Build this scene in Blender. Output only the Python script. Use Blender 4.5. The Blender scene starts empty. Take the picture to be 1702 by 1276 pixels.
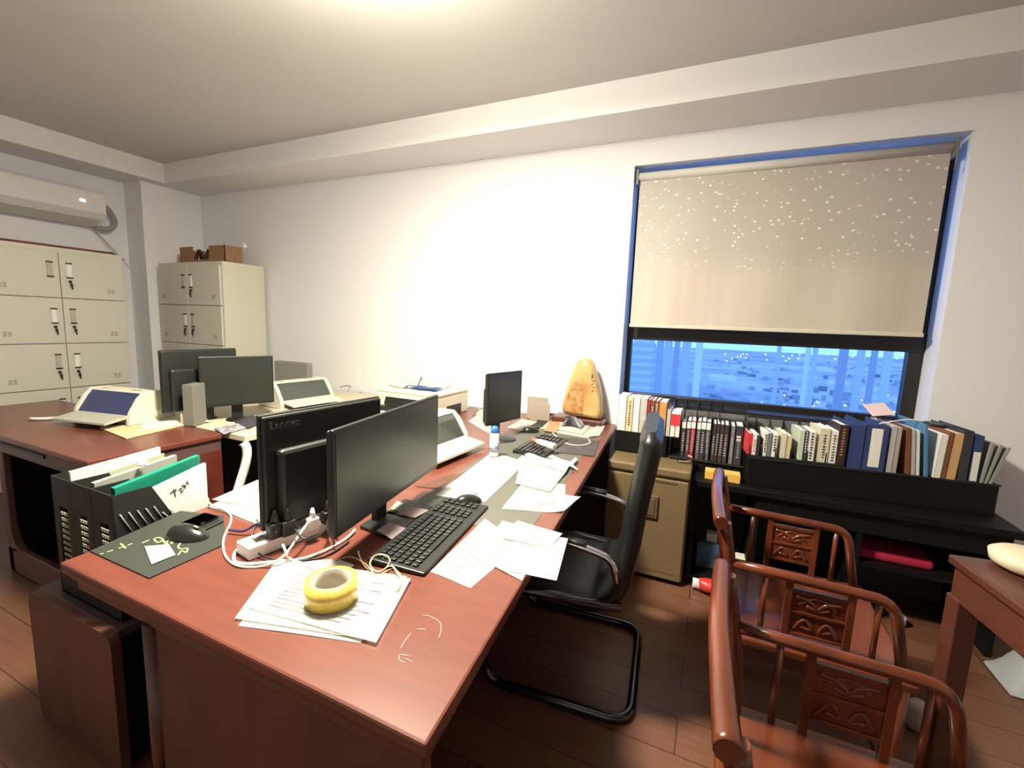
import bpy, bmesh, math, random
import numpy as np
from mathutils import Vector, Matrix
random.seed(7)
S = bpy.context.scene
C = S.collection
PI = math.pi

# ------------------------------------------------------------------ camera
F = 743.53; CX, CY = 851, 638; H = 1.40
_a, _b, _c = np.radians([7.637, -23.997, -2.1314])
_fwd = np.array([math.sin(_b)*math.cos(_a), math.cos(_b)*math.cos(_a), -math.sin(_a)])
_r0 = np.array([math.cos(_b), -math.sin(_b), 0]); _d0 = np.cross(_fwd, _r0)
R = np.stack([math.cos(_c)*_r0+math.sin(_c)*_d0, -math.sin(_c)*_r0+math.cos(_c)*_d0, _fwd])
def ray(x, y): return R.T @ np.array([(x-CX)/F, (y-CY)/F, 1.0])
def onz(x, y, z): d = ray(x, y); return Vector(np.array([0, 0, H])+d*(z-H)/d[2])
def ony(x, y, Y): d = ray(x, y); return Vector(np.array([0, 0, H])+d*Y/d[1])
def onx(x, y, X): d = ray(x, y); return Vector(np.array([0, 0, H])+d*X/d[0])
def onplane(x, y, a, b):                      # vertical plane through two xy points
    n = np.array([b[1]-a[1], a[0]-b[0], 0.0]); d = ray(x, y)
    t = ((np.array([a[0], a[1], 0])-[0, 0, H]) @ n)/(d @ n)
    return Vector(np.array([0, 0, H])+d*t)
cd = bpy.data.cameras.new('camera'); cam = bpy.data.objects.new('camera', cd); C.objects.link(cam)
m = Matrix.Identity(4)
for i in range(3):
    m[i][0] = R[0][i]; m[i][1] = -R[1][i]; m[i][2] = -R[2][i]
m[2][3] = H
cam.matrix_world = m
cd.sensor_width = 36; cd.lens = 36*F/1702; cd.clip_start = .02; cd.clip_end = 3000
S.camera = cam

# ------------------------------------------------------------------ world, lamps, exposure
S.view_settings.view_transform = 'Standard'; S.view_settings.look = 'None'
S.view_settings.gamma = 1; S.view_settings.use_curve_mapping = False
S.view_settings.exposure = 0.65
W = bpy.data.worlds.new('dusk_sky'); S.world = W; W.use_nodes = True
nt = W.node_tree; bg = nt.nodes['Background']
tc = nt.nodes.new('ShaderNodeTexCoord'); sp = nt.nodes.new('ShaderNodeSeparateXYZ'); cr = nt.nodes.new('ShaderNodeValToRGB')
nt.links.new(tc.outputs['Generated'], sp.inputs[0]); nt.links.new(sp.outputs['Z'], cr.inputs[0]); nt.links.new(cr.outputs[0], bg.inputs[0])
cr.color_ramp.elements[0].position = 0.0; cr.color_ramp.elements[0].color = (.20, .46, 1, 1)
cr.color_ramp.elements[1].position = .6; cr.color_ramp.elements[1].color = (.13, .26, .72, 1)
bg.inputs[1].default_value = 1.4
LAMP = Vector((-1.15, 1.14, 2.743))
def area(name, loc, rot, size, power, col, shape='DISK'):
    l = bpy.data.lights.new(name, 'AREA'); l.shape = shape; l.size = size; l.energy = power; l.color = col
    o = bpy.data.objects.new(name, l); C.objects.link(o); o.location = loc; o.rotation_euler = rot; return o
pl = bpy.data.lights.new('ceiling_lamp_light', 'POINT'); pl.energy = 48; pl.color = (1, .93, .73); pl.shadow_soft_size = .14
plo = bpy.data.objects.new('ceiling_lamp_light', pl); C.objects.link(plo); plo.location = LAMP-Vector((0, 0, .24))
area('ceiling_lamp_glow', LAMP-Vector((0, 0, .11)), (0, 0, 0), .34, 95, (1, .93, .73))

# ------------------------------------------------------------------ materials
MATS = {}
def mat(name, col, rough=.6, metal=0., var=0., scale=30., bump=0., coat=0., emit=None, es=1., stretch=None, var2=None, spec=.5, trans=0., alpha=1.):
    if name in MATS: return MATS[name]
    M = bpy.data.materials.new(name); M.use_nodes = True; n = M.node_tree.nodes; L = M.node_tree.links
    b = n['Principled BSDF']; b.inputs['Base Color'].default_value = (*col, 1); b.inputs['Roughness'].default_value = rough
    b.inputs['Metallic'].default_value = metal; b.inputs['Specular IOR Level'].default_value = spec
    b.inputs['Coat Weight'].default_value = coat; b.inputs['Coat Roughness'].default_value = .12
    b.inputs['Transmission Weight'].default_value = trans; b.inputs['Alpha'].default_value = alpha
    if emit: b.inputs['Emission Color'].default_value = (*emit, 1); b.inputs['Emission Strength'].default_value = es
    if var or bump or var2:
        t = n.new('ShaderNodeTexCoord'); mp = n.new('ShaderNodeMapping'); L.new(t.outputs['Object'], mp.inputs[0])
        mp.inputs['Scale'].default_value = stretch or (1, 1, 1)
        nz = n.new('ShaderNodeTexNoise'); nz.inputs['Scale'].default_value = scale; nz.inputs['Detail'].default_value = 5
        L.new(mp.outputs[0], nz.inputs[0])
        if var or var2:
            r = n.new('ShaderNodeValToRGB'); L.new(nz.outputs[0], r.inputs[0])
            c2 = var2 or tuple(max(0, c*(1-var)) for c in col)
            c1 = col if var2 else tuple(min(1, c*(1+var*.5)) for c in col)
            r.color_ramp.elements[0].color = (*c2, 1); r.color_ramp.elements[1].color = (*c1, 1)
            r.color_ramp.elements[0].position = .35; r.color_ramp.elements[1].position = .65
            L.new(r.outputs[0], b.inputs['Base Color'])
        if bump:
            bp = n.new('ShaderNodeBump'); bp.inputs['Strength'].default_value = bump; bp.inputs['Distance'].default_value = .01
            L.new(nz.outputs[0], bp.inputs['Height']); L.new(bp.outputs[0], b.inputs['Normal'])
    MATS[name] = M; return M
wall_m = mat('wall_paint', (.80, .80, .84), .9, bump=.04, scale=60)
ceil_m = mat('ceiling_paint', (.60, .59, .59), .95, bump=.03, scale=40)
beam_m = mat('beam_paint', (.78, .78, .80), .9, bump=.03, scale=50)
redwood = mat('red_desk_lacquer', (.11, .022, .014), .34, var=.25, scale=6, stretch=(12, 1, 1), coat=.35)
redtop = mat('red_desk_top', (.145, .038, .024), .36, var=.12, scale=5, stretch=(1, 9, 1), coat=.2)
edgewood = mat('desk_moulding', (.075, .020, .014), .35, var=.25, scale=6, stretch=(1, 12, 12), coat=.4)
brownpanel = mat('brown_side_panel', (.11, .042, .028), .5, var=.25, scale=8, stretch=(1, 1, .15))
rosew = mat('rosewood_chair', (.135, .030, .011), .28, var=.35, scale=9, stretch=(1, .3, 1), coat=.5)
rosew2 = mat('rosewood_table', (.09, .025, .016), .45, var=.3, scale=7, stretch=(1, .2, 1), coat=.2)
blackp = mat('black_plastic', (.012, .013, .012), .42)
blackm = mat('black_matte', (.014, .014, .014), .62, bump=.05, scale=200)
blackw = mat('black_wood', (.0045, .004, .004), .55, spec=.25, var=.3, scale=10, stretch=(.2, 1, 1))
leather = mat('black_leather', (.012, .013, .013), .36, bump=.12, scale=180)
screen = mat('monitor_screen', (.022, .025, .021), .30, spec=.7)
chrome = mat('chrome', (.75, .75, .78), .15, 1)
dkchrome = mat('dark_chrome', (.10, .10, .11), .22, 1)
steel = mat('cabinet_steel', (.60, .59, .52), .5, bump=.02, scale=90)
steelw = mat('cabinet_side_steel', (.62, .60, .50), .5)
paper = mat('paper', (.86, .85, .80), .8)
paper2 = mat('paper_cream', (.80, .76, .62), .8)
kraft = mat('kraft_paper', (.62, .50, .30), .8, var=.1)
cream = mat('cream_plastic', (.70, .67, .55), .45)
creamd = mat('cream_plastic_dark', (.45, .43, .36), .5)
whitep = mat('white_plastic', (.82, .82, .82), .4)
greyp = mat('grey_plastic', (.20, .20, .18), .5)
smoke = mat('smoky_cover', (.05, .055, .05), .15, spec=.7)
bluecover = mat('blue_smoky_cover', (.035, .045, .14), .15, spec=.7)
greymat = mat('grey_desk_inset', (.10, .10, .085), .6, bump=.05, scale=150)
darkpad = mat('mousepad_rubber', (.017, .021, .016), .75, bump=.05, scale=300)
tan = mat('safe_paint', (.22, .155, .080), .45, metal=.25, var=.08, scale=80)
tand = mat('safe_dark_trim', (.16, .11, .065), .4, metal=.3)
cardb = mat('cardboard', (.30, .16, .085), .85, var=.12)
greenf = mat('green_folder', (.005, .20, .13), .5)
stone = mat('yellow_stone', (.62, .45, .20), .35, var2=(.42, .22, .07), scale=7, coat=.4)
ink = mat('dark_ink', (.03, .03, .03), .7)
faint = mat('faint_print', (.74, .72, .64), .85)
limeink = mat('lime_print', (.42, .60, .20), .7)
bluep = mat('blue_plastic', (.03, .16, .50), .35)
pinkp = mat('pink_note', (.72, .55, .58), .8)
redp = mat('red_plastic', (.60, .04, .04), .4)
orangep = mat('orange_paper', (.75, .22, .12), .7)
tapeM = mat('yellow_tape', (.78, .58, .12), .25, var=.15, scale=40, coat=.4)
tapecore = mat('tape_core', (.45, .40, .33), .8)
rubber = mat('beige_band', (.50, .40, .28), .6)
navy = mat('navy_binder', (.03, .05, .16), .5)
magenta = mat('magenta_cloth', (.40, .008, .05), .85)

def planks():
    M = bpy.data.materials.new('floor_laminate'); M.use_nodes = True; n = M.node_tree.nodes; L = M.node_tree.links
    b = n['Principled BSDF']; t = n.new('ShaderNodeTexCoord'); mp = n.new('ShaderNodeMapping'); L.new(t.outputs['Object'], mp.inputs[0])
    br = n.new('ShaderNodeTexBrick'); L.new(mp.outputs[0], br.inputs[0]); br.inputs['Scale'].default_value = 1
    br.inputs['Brick Width'].default_value = 1.2; br.inputs['Row Height'].default_value = .16; br.inputs['Mortar Size'].default_value = .0025
    br.inputs['Color1'].default_value = (.21, .093, .055, 1); br.inputs['Color2'].default_value = (.17, .072, .042, 1); br.inputs['Mortar'].default_value = (.07, .03, .02, 1)
    mp2 = n.new('ShaderNodeMapping'); L.new(t.outputs['Object'], mp2.inputs[0]); mp2.inputs['Scale'].default_value = (1.5, 22, 1)
    nz = n.new('ShaderNodeTexNoise'); nz.inputs['Scale'].default_value = 3; nz.inputs['Detail'].default_value = 6; L.new(mp2.outputs[0], nz.inputs[0])
    mx = n.new('ShaderNodeMixRGB'); mx.blend_type = 'MULTIPLY'; mx.inputs[0].default_value = .45
    L.new(br.outputs[0], mx.inputs[1]); L.new(nz.outputs[0], mx.inputs[2]); L.new(mx.outputs[0], b.inputs['Base Color'])
    b.inputs['Roughness'].default_value = .33
    return M
floor_m = planks()
def blindmat():
    M = bpy.data.materials.new('blind_fabric'); M.use_nodes = True; n = M.node_tree.nodes; L = M.node_tree.links
    b = n['Principled BSDF']; t = n.new('ShaderNodeTexCoord')
    mp = n.new('ShaderNodeMapping'); L.new(t.outputs['Object'], mp.inputs[0]); mp.inputs['Scale'].default_value = (24, 1, 30)
    v = n.new('ShaderNodeTexVoronoi'); v.inputs['Scale'].default_value = 1; L.new(mp.outputs[0], v.inputs[0])
    r = n.new('ShaderNodeValToRGB'); L.new(v.outputs['Distance'], r.inputs[0])
    r.color_ramp.elements[0].position = .10; r.color_ramp.elements[0].color = (.85, .79, .74, 1)
    r.color_ramp.elements[1].position = .24; r.color_ramp.elements[1].color = (.47, .42, .39, 1)
    mp2 = n.new('ShaderNodeMapping'); L.new(t.outputs['Object'], mp2.inputs[0]); mp2.inputs['Scale'].default_value = (14, 1, .6)
    nz = n.new('ShaderNodeTexNoise'); nz.inputs['Scale'].default_value = 1; L.new(mp2.outputs[0], nz.inputs[0])
    plain = n.new('ShaderNodeValToRGB'); L.new(nz.outputs[0], plain.inputs[0])
    plain.color_ramp.elements[0].color = (.47, .415, .37, 1); plain.color_ramp.elements[1].color = (.60, .53, .46, 1)
    s = n.new('ShaderNodeSeparateXYZ'); L.new(t.outputs['Object'], s.inputs[0])
    mr = n.new('ShaderNodeMapRange'); L.new(s.outputs['Z'], mr.inputs[0]); mr.inputs[1].default_value = -.62; mr.inputs[2].default_value = -.45
    mx = n.new('ShaderNodeMixRGB'); L.new(mr.outputs[0], mx.inputs[0]); L.new(plain.outputs[0], mx.inputs[1]); L.new(r.outputs[0], mx.inputs[2])
    L.new(mx.outputs[0], b.inputs['Base Color']); b.inputs['Roughness'].default_value = .55
    return M
blind_m = blindmat()
def meshmat():
    M = bpy.data.materials.new('black_wire_mesh'); M.use_nodes = True; n = M.node_tree.nodes; L = M.node_tree.links
    b = n['Principled BSDF']; b.inputs['Base Color'].default_value = (.012, .012, .014, 1); b.inputs['Roughness'].default_value = .4
    t = n.new('ShaderNodeTexCoord'); mp = n.new('ShaderNodeMapping'); mp.inputs['Scale'].default_value = (220, 220, 220); L.new(t.outputs['Object'], mp.inputs[0])
    v = n.new('ShaderNodeTexVoronoi'); v.inputs['Randomness'].default_value = 0; v.inputs['Scale'].default_value = 1; L.new(mp.outputs[0], v.inputs[0])
    r = n.new('ShaderNodeMath'); r.operation = 'GREATER_THAN'; r.inputs[1].default_value = .43; L.new(v.outputs['Distance'], r.inputs[0]); L.new(r.outputs[0], b.inputs['Alpha'])
    return M
mesh_m = meshmat()
glass_m = mat('window_glass', (.95, .98, 1), .02, trans=1.0, spec=.3)
glass_m.node_tree.nodes['Principled BSDF'].inputs['IOR'].default_value = 1.02
acry = mat('smoky_acrylic', (.42, .36, .30), .2, alpha=.75)

# ------------------------------------------------------------------ mesh helpers
class MB:
    def __init__(s): s.bm = bmesh.new()
    def box(s, x0, x1, y0, y1, z0, z1, bev=0., seg=2, M=None):
        g = bmesh.ops.create_cube(s.bm, size=1.0); vs = g['verts']
        for v in vs:
            v.co = Vector(((x0+x1)/2+v.co.x*(x1-x0), (y0+y1)/2+v.co.y*(y1-y0), (z0+z1)/2+v.co.z*(z1-z0)))
        if M: bmesh.ops.transform(s.bm, matrix=M, verts=vs)
        if bev:
            es = list({e for v in vs for e in v.link_edges})
            bmesh.ops.bevel(s.bm, geom=es, offset=bev, segments=seg, profile=.5, affect='EDGES')
        return s
    def prism(s, pts, z0, z1, M=None, bev=0.):          # polygon in xy, extruded in z (or through M)
        a = [s.bm.verts.new((p[0], p[1], z0)) for p in pts]; b = [s.bm.verts.new((p[0], p[1], z1)) for p in pts]
        n = len(pts); fs = [s.bm.faces.new(a[::-1]), s.bm.faces.new(b)]
        for i in range(n): fs.append(s.bm.faces.new((a[i], a[(i+1) % n], b[(i+1) % n], b[i])))
        bmesh.ops.recalc_face_normals(s.bm, faces=fs)
        if M: bmesh.ops.transform(s.bm, matrix=M, verts=a+b)
        if bev:
            es = list({e for v in a+b for e in v.link_edges})
            bmesh.ops.bevel(s.bm, geom=es, offset=bev, segments=2, profile=.5, affect='EDGES')
        return s
    def tube(s, pts, r, n=8, smooth=0, closed=False, ry=None):
        P = [Vector(p) for p in pts]
        if smooth: P = catmull(P, smooth, closed)
        m_ = len(P); rings = []; up = None
        for i, p in enumerate(P):
            if closed: t = P[(i+1) % m_]-P[i-1]
            else: t = P[min(i+1, m_-1)]-P[max(i-1, 0)]
            if t.length < 1e-9: t = Vector((0, 0, 1))
            t.normalize()
            if up is None: up = t.orthogonal().normalized() if ry is None else (Vector((0, 0, 1)) if abs(t.z) < .9 else Vector((1, 0, 0)))
            u = (up-t*up.dot(t)); u = u.normalized() if u.length > 1e-6 else t.orthogonal().normalized()
            up = u; w = t.cross(u)
            rr = r[i*len(r)//m_] if isinstance(r, (list, tuple)) else r
            rv = ry or rr
            rings.append([s.bm.verts.new(p+u*rv*math.cos(k*2*PI/n)+w*rr*math.sin(k*2*PI/n)) for k in range(n)])
        for i in range(m_ if closed else m_-1):
            A, B = rings[i], rings[(i+1) % m_]
            for k in range(n):
                f = s.bm.faces.new((A[k], A[(k+1) % n], B[(k+1) % n], B[k])); f.smooth = True
        if not closed:
            s.bm.faces.new(rings[0][::-1]); s.bm.faces.new(rings[-1])
        return s
    def lathe(s, prof, n=24, loc=(0, 0, 0), M=None):     # prof [(r, z)]
        rings = []
        for r, z in prof:
            rings.append([s.bm.verts.new((loc[0]+r*math.cos(k*2*PI/n), loc[1]+r*math.sin(k*2*PI/n), loc[2]+z)) for k in range(n)])
        for i in range(len(rings)-1):
            for k in range(n):
                f = s.bm.faces.new((rings[i][k], rings[i][(k+1) % n], rings[i+1][(k+1) % n], rings[i+1][k])); f.smooth = True
        if prof[0][0] > 1e-5 and prof[0] != prof[-1]: s.bm.faces.new(rings[0][::-1])
        if prof[-1][0] > 1e-5 and prof[0] != prof[-1]: s.bm.faces.new(rings[-1])
        if M: bmesh.ops.transform(s.bm, matrix=M, verts=[v for r_ in rings for v in r_])
        return s
    def grid(s, fn, nu, nv, th=0.):
        vs = [[s.bm.verts.new(fn(i/nu, j/nv)) for j in range(nv+1)] for i in range(nu+1)]
        fs = []
        for i in range(nu):
            for j in range(nv):
                f = s.bm.faces.new((vs[i][j], vs[i+1][j], vs[i+1][j+1], vs[i][j+1])); f.smooth = True; fs.append(f)
        if th: bmesh.ops.solidify(s.bm, geom=fs, thickness=th)
        return s
    def build(s, name, material, parent=None, loc=None, rotz=None, smooth=False):
        bmesh.ops.recalc_face_normals(s.bm, faces=s.bm.faces[:])
        if smooth:
            for f in s.bm.faces: f.smooth = True
        me = bpy.data.meshes.new(name); s.bm.to_mesh(me); s.bm.free(); me.materials.append(material)
        o = bpy.data.objects.new(name, me); C.objects.link(o)
        if parent: o.parent = parent
        if loc is not None: o.location = loc
        if rotz is not None: o.rotation_euler = (0, 0, rotz)
        return o
def catmull(P, k, closed=False):
    out = []; n = len(P)
    rng = range(n if closed else n-1)
    for i in rng:
        if closed: p0, p1, p2, p3 = P[i-1], P[i], P[(i+1) % n], P[(i+2) % n]
        else: p0, p1, p2, p3 = P[max(i-1, 0)], P[i], P[i+1], P[min(i+2, n-1)]
        for j in range(k):
            t = j/k
            out.append(.5*((2*p1)+(-p0+p2)*t+(2*p0-5*p1+4*p2-p3)*t*t+(-p0+3*p1-3*p2+p3)*t**3))
    if not closed: out.append(P[-1])
    return out
def box(*a, **k): return MB().box(*a, **k)
def tag(o, label, cat, group=None, kind=None):
    o['label'] = label; o['category'] = cat
    if group: o['group'] = group
    if kind: o['kind'] = kind
    return o
def thing(name, label, cat, loc=(0, 0, 0), rotz=0, group=None):
    o = bpy.data.objects.new(name, None); o.empty_display_size = .05; C.objects.link(o)
    o.location = loc; o.rotation_euler = (0, 0, rotz); return tag(o, label, cat, group)
def struct(name, mb, m_, parent=None):
    o = mb.build(name, m_, parent); o['kind'] = 'structure'; return o
def textmesh(name, body, size, m_, parent, M, ext=.0006):
    cu = bpy.data.curves.new('t', 'FONT'); cu.body = body; cu.size = size; cu.extrude = ext; cu.resolution_u = 3
    t = bpy.data.objects.new('t', cu); C.objects.link(t)
    dg = bpy.context.evaluated_depsgraph_get(); me = bpy.data.meshes.new_from_object(t.evaluated_get(dg))
    bpy.data.objects.remove(t); me.transform(M); me.materials.clear(); me.materials.append(m_)
    o = bpy.data.objects.new(name, me); C.objects.link(o); o.parent = parent; return o
def XZ(x=0, y=0, z=0, flip=False):                       # local xy drawing plane -> xz plane (facing -y)
    return Matrix.Translation((x, y, z)) @ Matrix.Rotation(PI/2, 4, 'X')
def YZ(x=0, y=0, z=0):                                   # drawing x -> y, y -> z, extrude -> x
    return Matrix.Translation((x, y, z)) @ Matrix(((0, 0, 1, 0), (1, 0, 0, 0), (0, 1, 0, 0), (0, 0, 0, 1)))

# ------------------------------------------------------------------ room shell
XL, XS, YB, XR, YN = -4.91, -5.185, 3.033, 2.9, -2.4
ZC, ZB = 2.743, 2.574
struct('floor', box(-5.5, XR+.1, YN-.1, 3.4, -.1, 0), floor_m)
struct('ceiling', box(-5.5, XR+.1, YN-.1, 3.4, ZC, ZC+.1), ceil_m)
OX0, OX1, OZ0, OZ1 = -.555, 1.067, .90, 2.42
wb = MB()
wb.box(-5.5, OX0, YB, YB+.28, 0, ZC); wb.box(OX1, XR+.1, YB, YB+.28, 0, ZC)
wb.box(OX0, OX1, YB, YB+.28, 0, OZ0); wb.box(OX0, OX1, YB, YB+.28, OZ1, ZC)
struct('wall_back', wb, wall_m)
struct('wall_left', box(XS-.3, XS, YN, 2.505, 0, ZC), wall_m)
struct('wall_left_corner', box(XL-.6, XL, 2.505, YB, 0, ZC), wall_m)
struct('wall_right', box(XR, XR+.1, YN, YB, 0, ZC), wall_m)
struct('wall_front', box(-5.5, XR, YN-.1, YN, 0, ZC), wall_m)
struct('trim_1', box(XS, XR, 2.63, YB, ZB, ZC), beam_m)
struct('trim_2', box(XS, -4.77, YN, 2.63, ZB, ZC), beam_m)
struct('baseboard_back', box(-3.95, XR, YB-.012, YB, 0, .09), edgewood)

# window
win = bpy.data.objects.new('window_1', None); C.objects.link(win); win.location = (0, 0, 0); win['kind'] = 'structure'
FY0, FY1 = 3.20, 3.26
fr = MB()
GX0, GX1 = -.524, .998
fr.box(OX0, GX0, FY0, FY1, OZ0, OZ1, .004); fr.box(GX1, OX1, FY0, FY1, OZ0, OZ1, .004)
fr.box(OX0, OX1, FY0, FY1, OZ0, .955, .004); fr.box(OX0, OX1, FY0, FY1, OZ1-.06, OZ1, .004)
fr.box(OX0, OX1, FY0-.01, FY1, 1.325, 1.43, .006)
fr.box(GX0, GX1, FY0-.012, FY0+.01, 1.395, 1.41, .002)
o = fr.build('window_frame', mat('dark_window_frame', (.016, .013, .012), .4), win); o['kind'] = 'structure'
o = box(GX0, GX1, 3.228, 3.233, .955, 1.325).build('window_pane', glass_m, win); o['kind'] = 'structure'
o = box(GX0, GX1, 3.228, 3.233, 1.43, OZ1-.06).build('window_pane', glass_m, win); o['kind'] = 'structure'

o = box(OX0, OX1, YB+.002, 3.21, OZ0-.001, OZ0+.02).build('window_sill', mat('dark_sill', (.02, .018, .017), .5), win); o['kind'] = 'structure'
# roller blind
B0, B1 = ony(1060, 400, 3.075), ony(1560, 400, 3.075)
bx0, bx1 = ony(1047, 540, 3.075).x, ony(1534, 552, 3.075).x
zt, zb = ony(1066, 300, 3.075).z, ony(1045, 540, 3.075).z
bl = thing('roller_blind', 'beige speckled roller blind pulled down over the upper window', 'blind', ((bx0+bx1)/2, 3.075, zt))
hw = (bx1-bx0)/2
MB().tube([(-hw-.005, 0, .02), (hw+.005, 0, .02)], .026, 16).build('roller_tube', mat('blind_tube', (.62, .60, .58), .5), bl)
MB().grid(lambda u, v: Vector(((u*2-1)*hw, .006*math.sin(u*19+v*2)*v, -v*(zt-zb))), 60, 20, 0).build('fabric', blind_m, bl)
MB().box(-hw-.004, hw+.004, -.008, .008, zb-zt-.012, zb-zt+.01, .004).build('bottom_bar', mat('blind_bar', (.62, .56, .46), .5), bl)
bk = MB()
bk.box(hw+.006, hw+.02, -.03, .03, -.03, .06, .002)
bk.box(-hw-.02, -hw-.006, -.03, .03, -.03, .06, .002)
bk.build('bracket', greyp, bl)
MB().tube([(hw+.013, -.035, .02), (hw+.013, -.036, -.10)], .004, 6).build('pull_chain', greyp, bl)

# ceiling lamp (just above the frame)
cl = thing('ceiling_lamp', 'round white ceiling lamp glowing at the top edge of view', 'lamp', LAMP)
MB().lathe([(.20, 0), (.20, -.02), (.19, -.025)], 40).build('base_plate', whitep, cl)
MB().lathe([(.185, -.022), (.18, -.05), (.15, -.075), (.08, -.092), (.001, -.096)], 40).build('diffuser', mat('lamp_diffuser', (.9, .9, .9), .5, emit=(1, .93, .8), es=9), cl)

# ------------------------------------------------------------------ outside: the town below at dusk
GZ = -55.0
def citymat(name, c1, c2, sc):
    return mat(name, c1, .9, var2=c2, scale=sc)
gm = citymat('town_ground', (.80, .84, .80), (.46, .52, .56), .012)
struct('town_ground', box(-900, 1400, 6, 1600, GZ-1, GZ), gm)
facade = mat('facade_pale', (.72, .76, .80), .8); facade2 = mat('facade_dark', (.50, .54, .60), .8); roofm = mat('roof_white', (.9, .95, .98), .7)
bandm = mat('facade_band', (.50, .58, .64), .8)
def tower(xpx, wpx, dist, top, label, m_, floors=True):
    a = ony(xpx, 600, dist); b = ony(xpx+wpx, 600, dist); w = abs(b.x-a.x)
    t = thing('tower_block', label, 'building', ((a.x+b.x)/2, dist+w*.4, GZ))
    hgt = top-GZ
    box(-w/2, w/2, -w*.4, w*.4, 0, hgt).build('walls', m_, t)
    if floors:
        f = MB(); k = int(hgt/1.6)
        for i in range(1, k): f.box(-w/2-.3, w/2+.3, -w*.4-.4, w*.4+.3, i*1.6, i*1.6+.6)
        f.build('balcony_bands', bandm, t)
    box(-w*.2, w*.2, -w*.1, w*.1, hgt, hgt+4).build('roof_house', m_, t)
    return t
tower(1051, 32, 95, 22, 'pale tower with horizontal bands at the window left edge', facade)
for i, (x, w_, d, tp, m_) in enumerate([(1090, 11, 210, 30, facade2), (1103, 12, 240, 34, facade), (1119, 9, 230, 30, facade2), (1132, 14, 260, 32, facade), (1155, 11, 200, 26, roofm),
                                        (1290, 7, 330, 14, facade), (1338, 8, 300, 26, roofm), (1350, 8, 310, 30, facade), (1395, 14, 330, 18, facade2), (1425, 12, 320, 26, facade), (1448, 10, 330, 30, facade2), (1470, 14, 300, 24, facade)]):
    lbls = ['slim dark tower second from the window left edge', 'grey tower behind the slim dark tower', 'narrow dark tower beside the grey tower', 'wide pale tower left of the whitest tower', 'whitest tower, left of the open town', 'low pale block on the skyline, middle of the window',
            'white slab tower right of middle of the window', 'pale slab tower touching the white slab', 'broad dark block on right skyline', 'pale tower between two dark blocks on right', 'dark tower second from the window right edge', 'pale tower at the window right edge']
    tower(x, w_, d, tp, lbls[i], m_, False)
def lowb(x, y, wpx, dpt, h, label):
    p = onz(x, y, GZ); q = onz(x+wpx, y, GZ); w = abs(q.x-p.x)
    o_ = box(-w/2, w/2, 0, dpt, 0, h).box(-w/2+w*.1, w/2-w*.1, dpt*.2, dpt*.8, h, h+1.5).build('low_building', roofm, None, ((p.x+q.x)/2, p.y, GZ))
    tag(o_, label, 'building', None)
lowb(1178, 632, 44, 24, 5, 'bright low white building left of middle of the town')
lowb(1340, 615, 36, 40, 4, 'long pale roof right of middle of the town')
lowb(1378, 640, 28, 14, 4, 'small white roof above the wide dark field')
lowb(1432, 650, 26, 10, 3, 'pale shed row near the window right side')
rm = mat('road_pale', (.85, .92, .95), .8)
def road(pts, w, label):
    P = [onz(x, y, GZ+.05) for x, y in pts]
    mb = MB(); P = catmull(P, 8)
    mb.grid(lambda u, v: P[min(int(round(u*(len(P)-1))), len(P)-1)]+Vector((0, (v-.5)*w, 0)), len(P)-1, 1)
    o_ = mb.build('road', rm, None); o_['kind'] = 'structure'
road([(1180, 640), (1260, 648), (1340, 655), (1420, 658), (1500, 672)], 7, '')
road([(1240, 670), (1330, 676), (1420, 670), (1500, 668)], 4, '')
lowm = MB(); rnd = random.Random(3)
for i in range(160):                                     # scattered houses nobody could count
    x = rnd.uniform(1170, 1500); y = rnd.uniform(598, 690); p = onz(x, y, GZ)
    s_ = rnd.uniform(1.5, 5)
    if any(abs(p.x-o_.location.x) < 45 and abs(p.y-o_.location.y) < 60 for o_ in S.objects if o_.name.startswith('low_building')): continue
    lowm.box(p.x-s_, p.x+s_, p.y-s_*.7, p.y+s_*.7, GZ, GZ+rnd.uniform(1.5, 5))
lowm.bm.verts.ensure_lookup_table()
o = lowm.build('house', mat('house_mix', (.75, .8, .82), .8, var2=(.25, .3, .36), scale=.03)); tag(o, 'scattered small houses of the town seen through the window', 'houses', None, 'stuff')
lt = MB()
for i in range(70):
    x = rnd.uniform(1200, 1500); y = rnd.choice([rnd.uniform(588, 600), rnd.uniform(655, 690)]); p = onz(x, y, GZ+6)
    s_ = p.y*.0011; lt.box(p.x-s_, p.x+s_, p.y-s_, p.y+s_, p.z-s_, p.z+s_)
o = lt.build('street_light', mat('street_glow', (1, 1, 1), .5, emit=(.75, .95, 1), es=1.4)); tag(o, 'tiny street lights scattered over the dusk town', 'lights', None, 'stuff')

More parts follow.
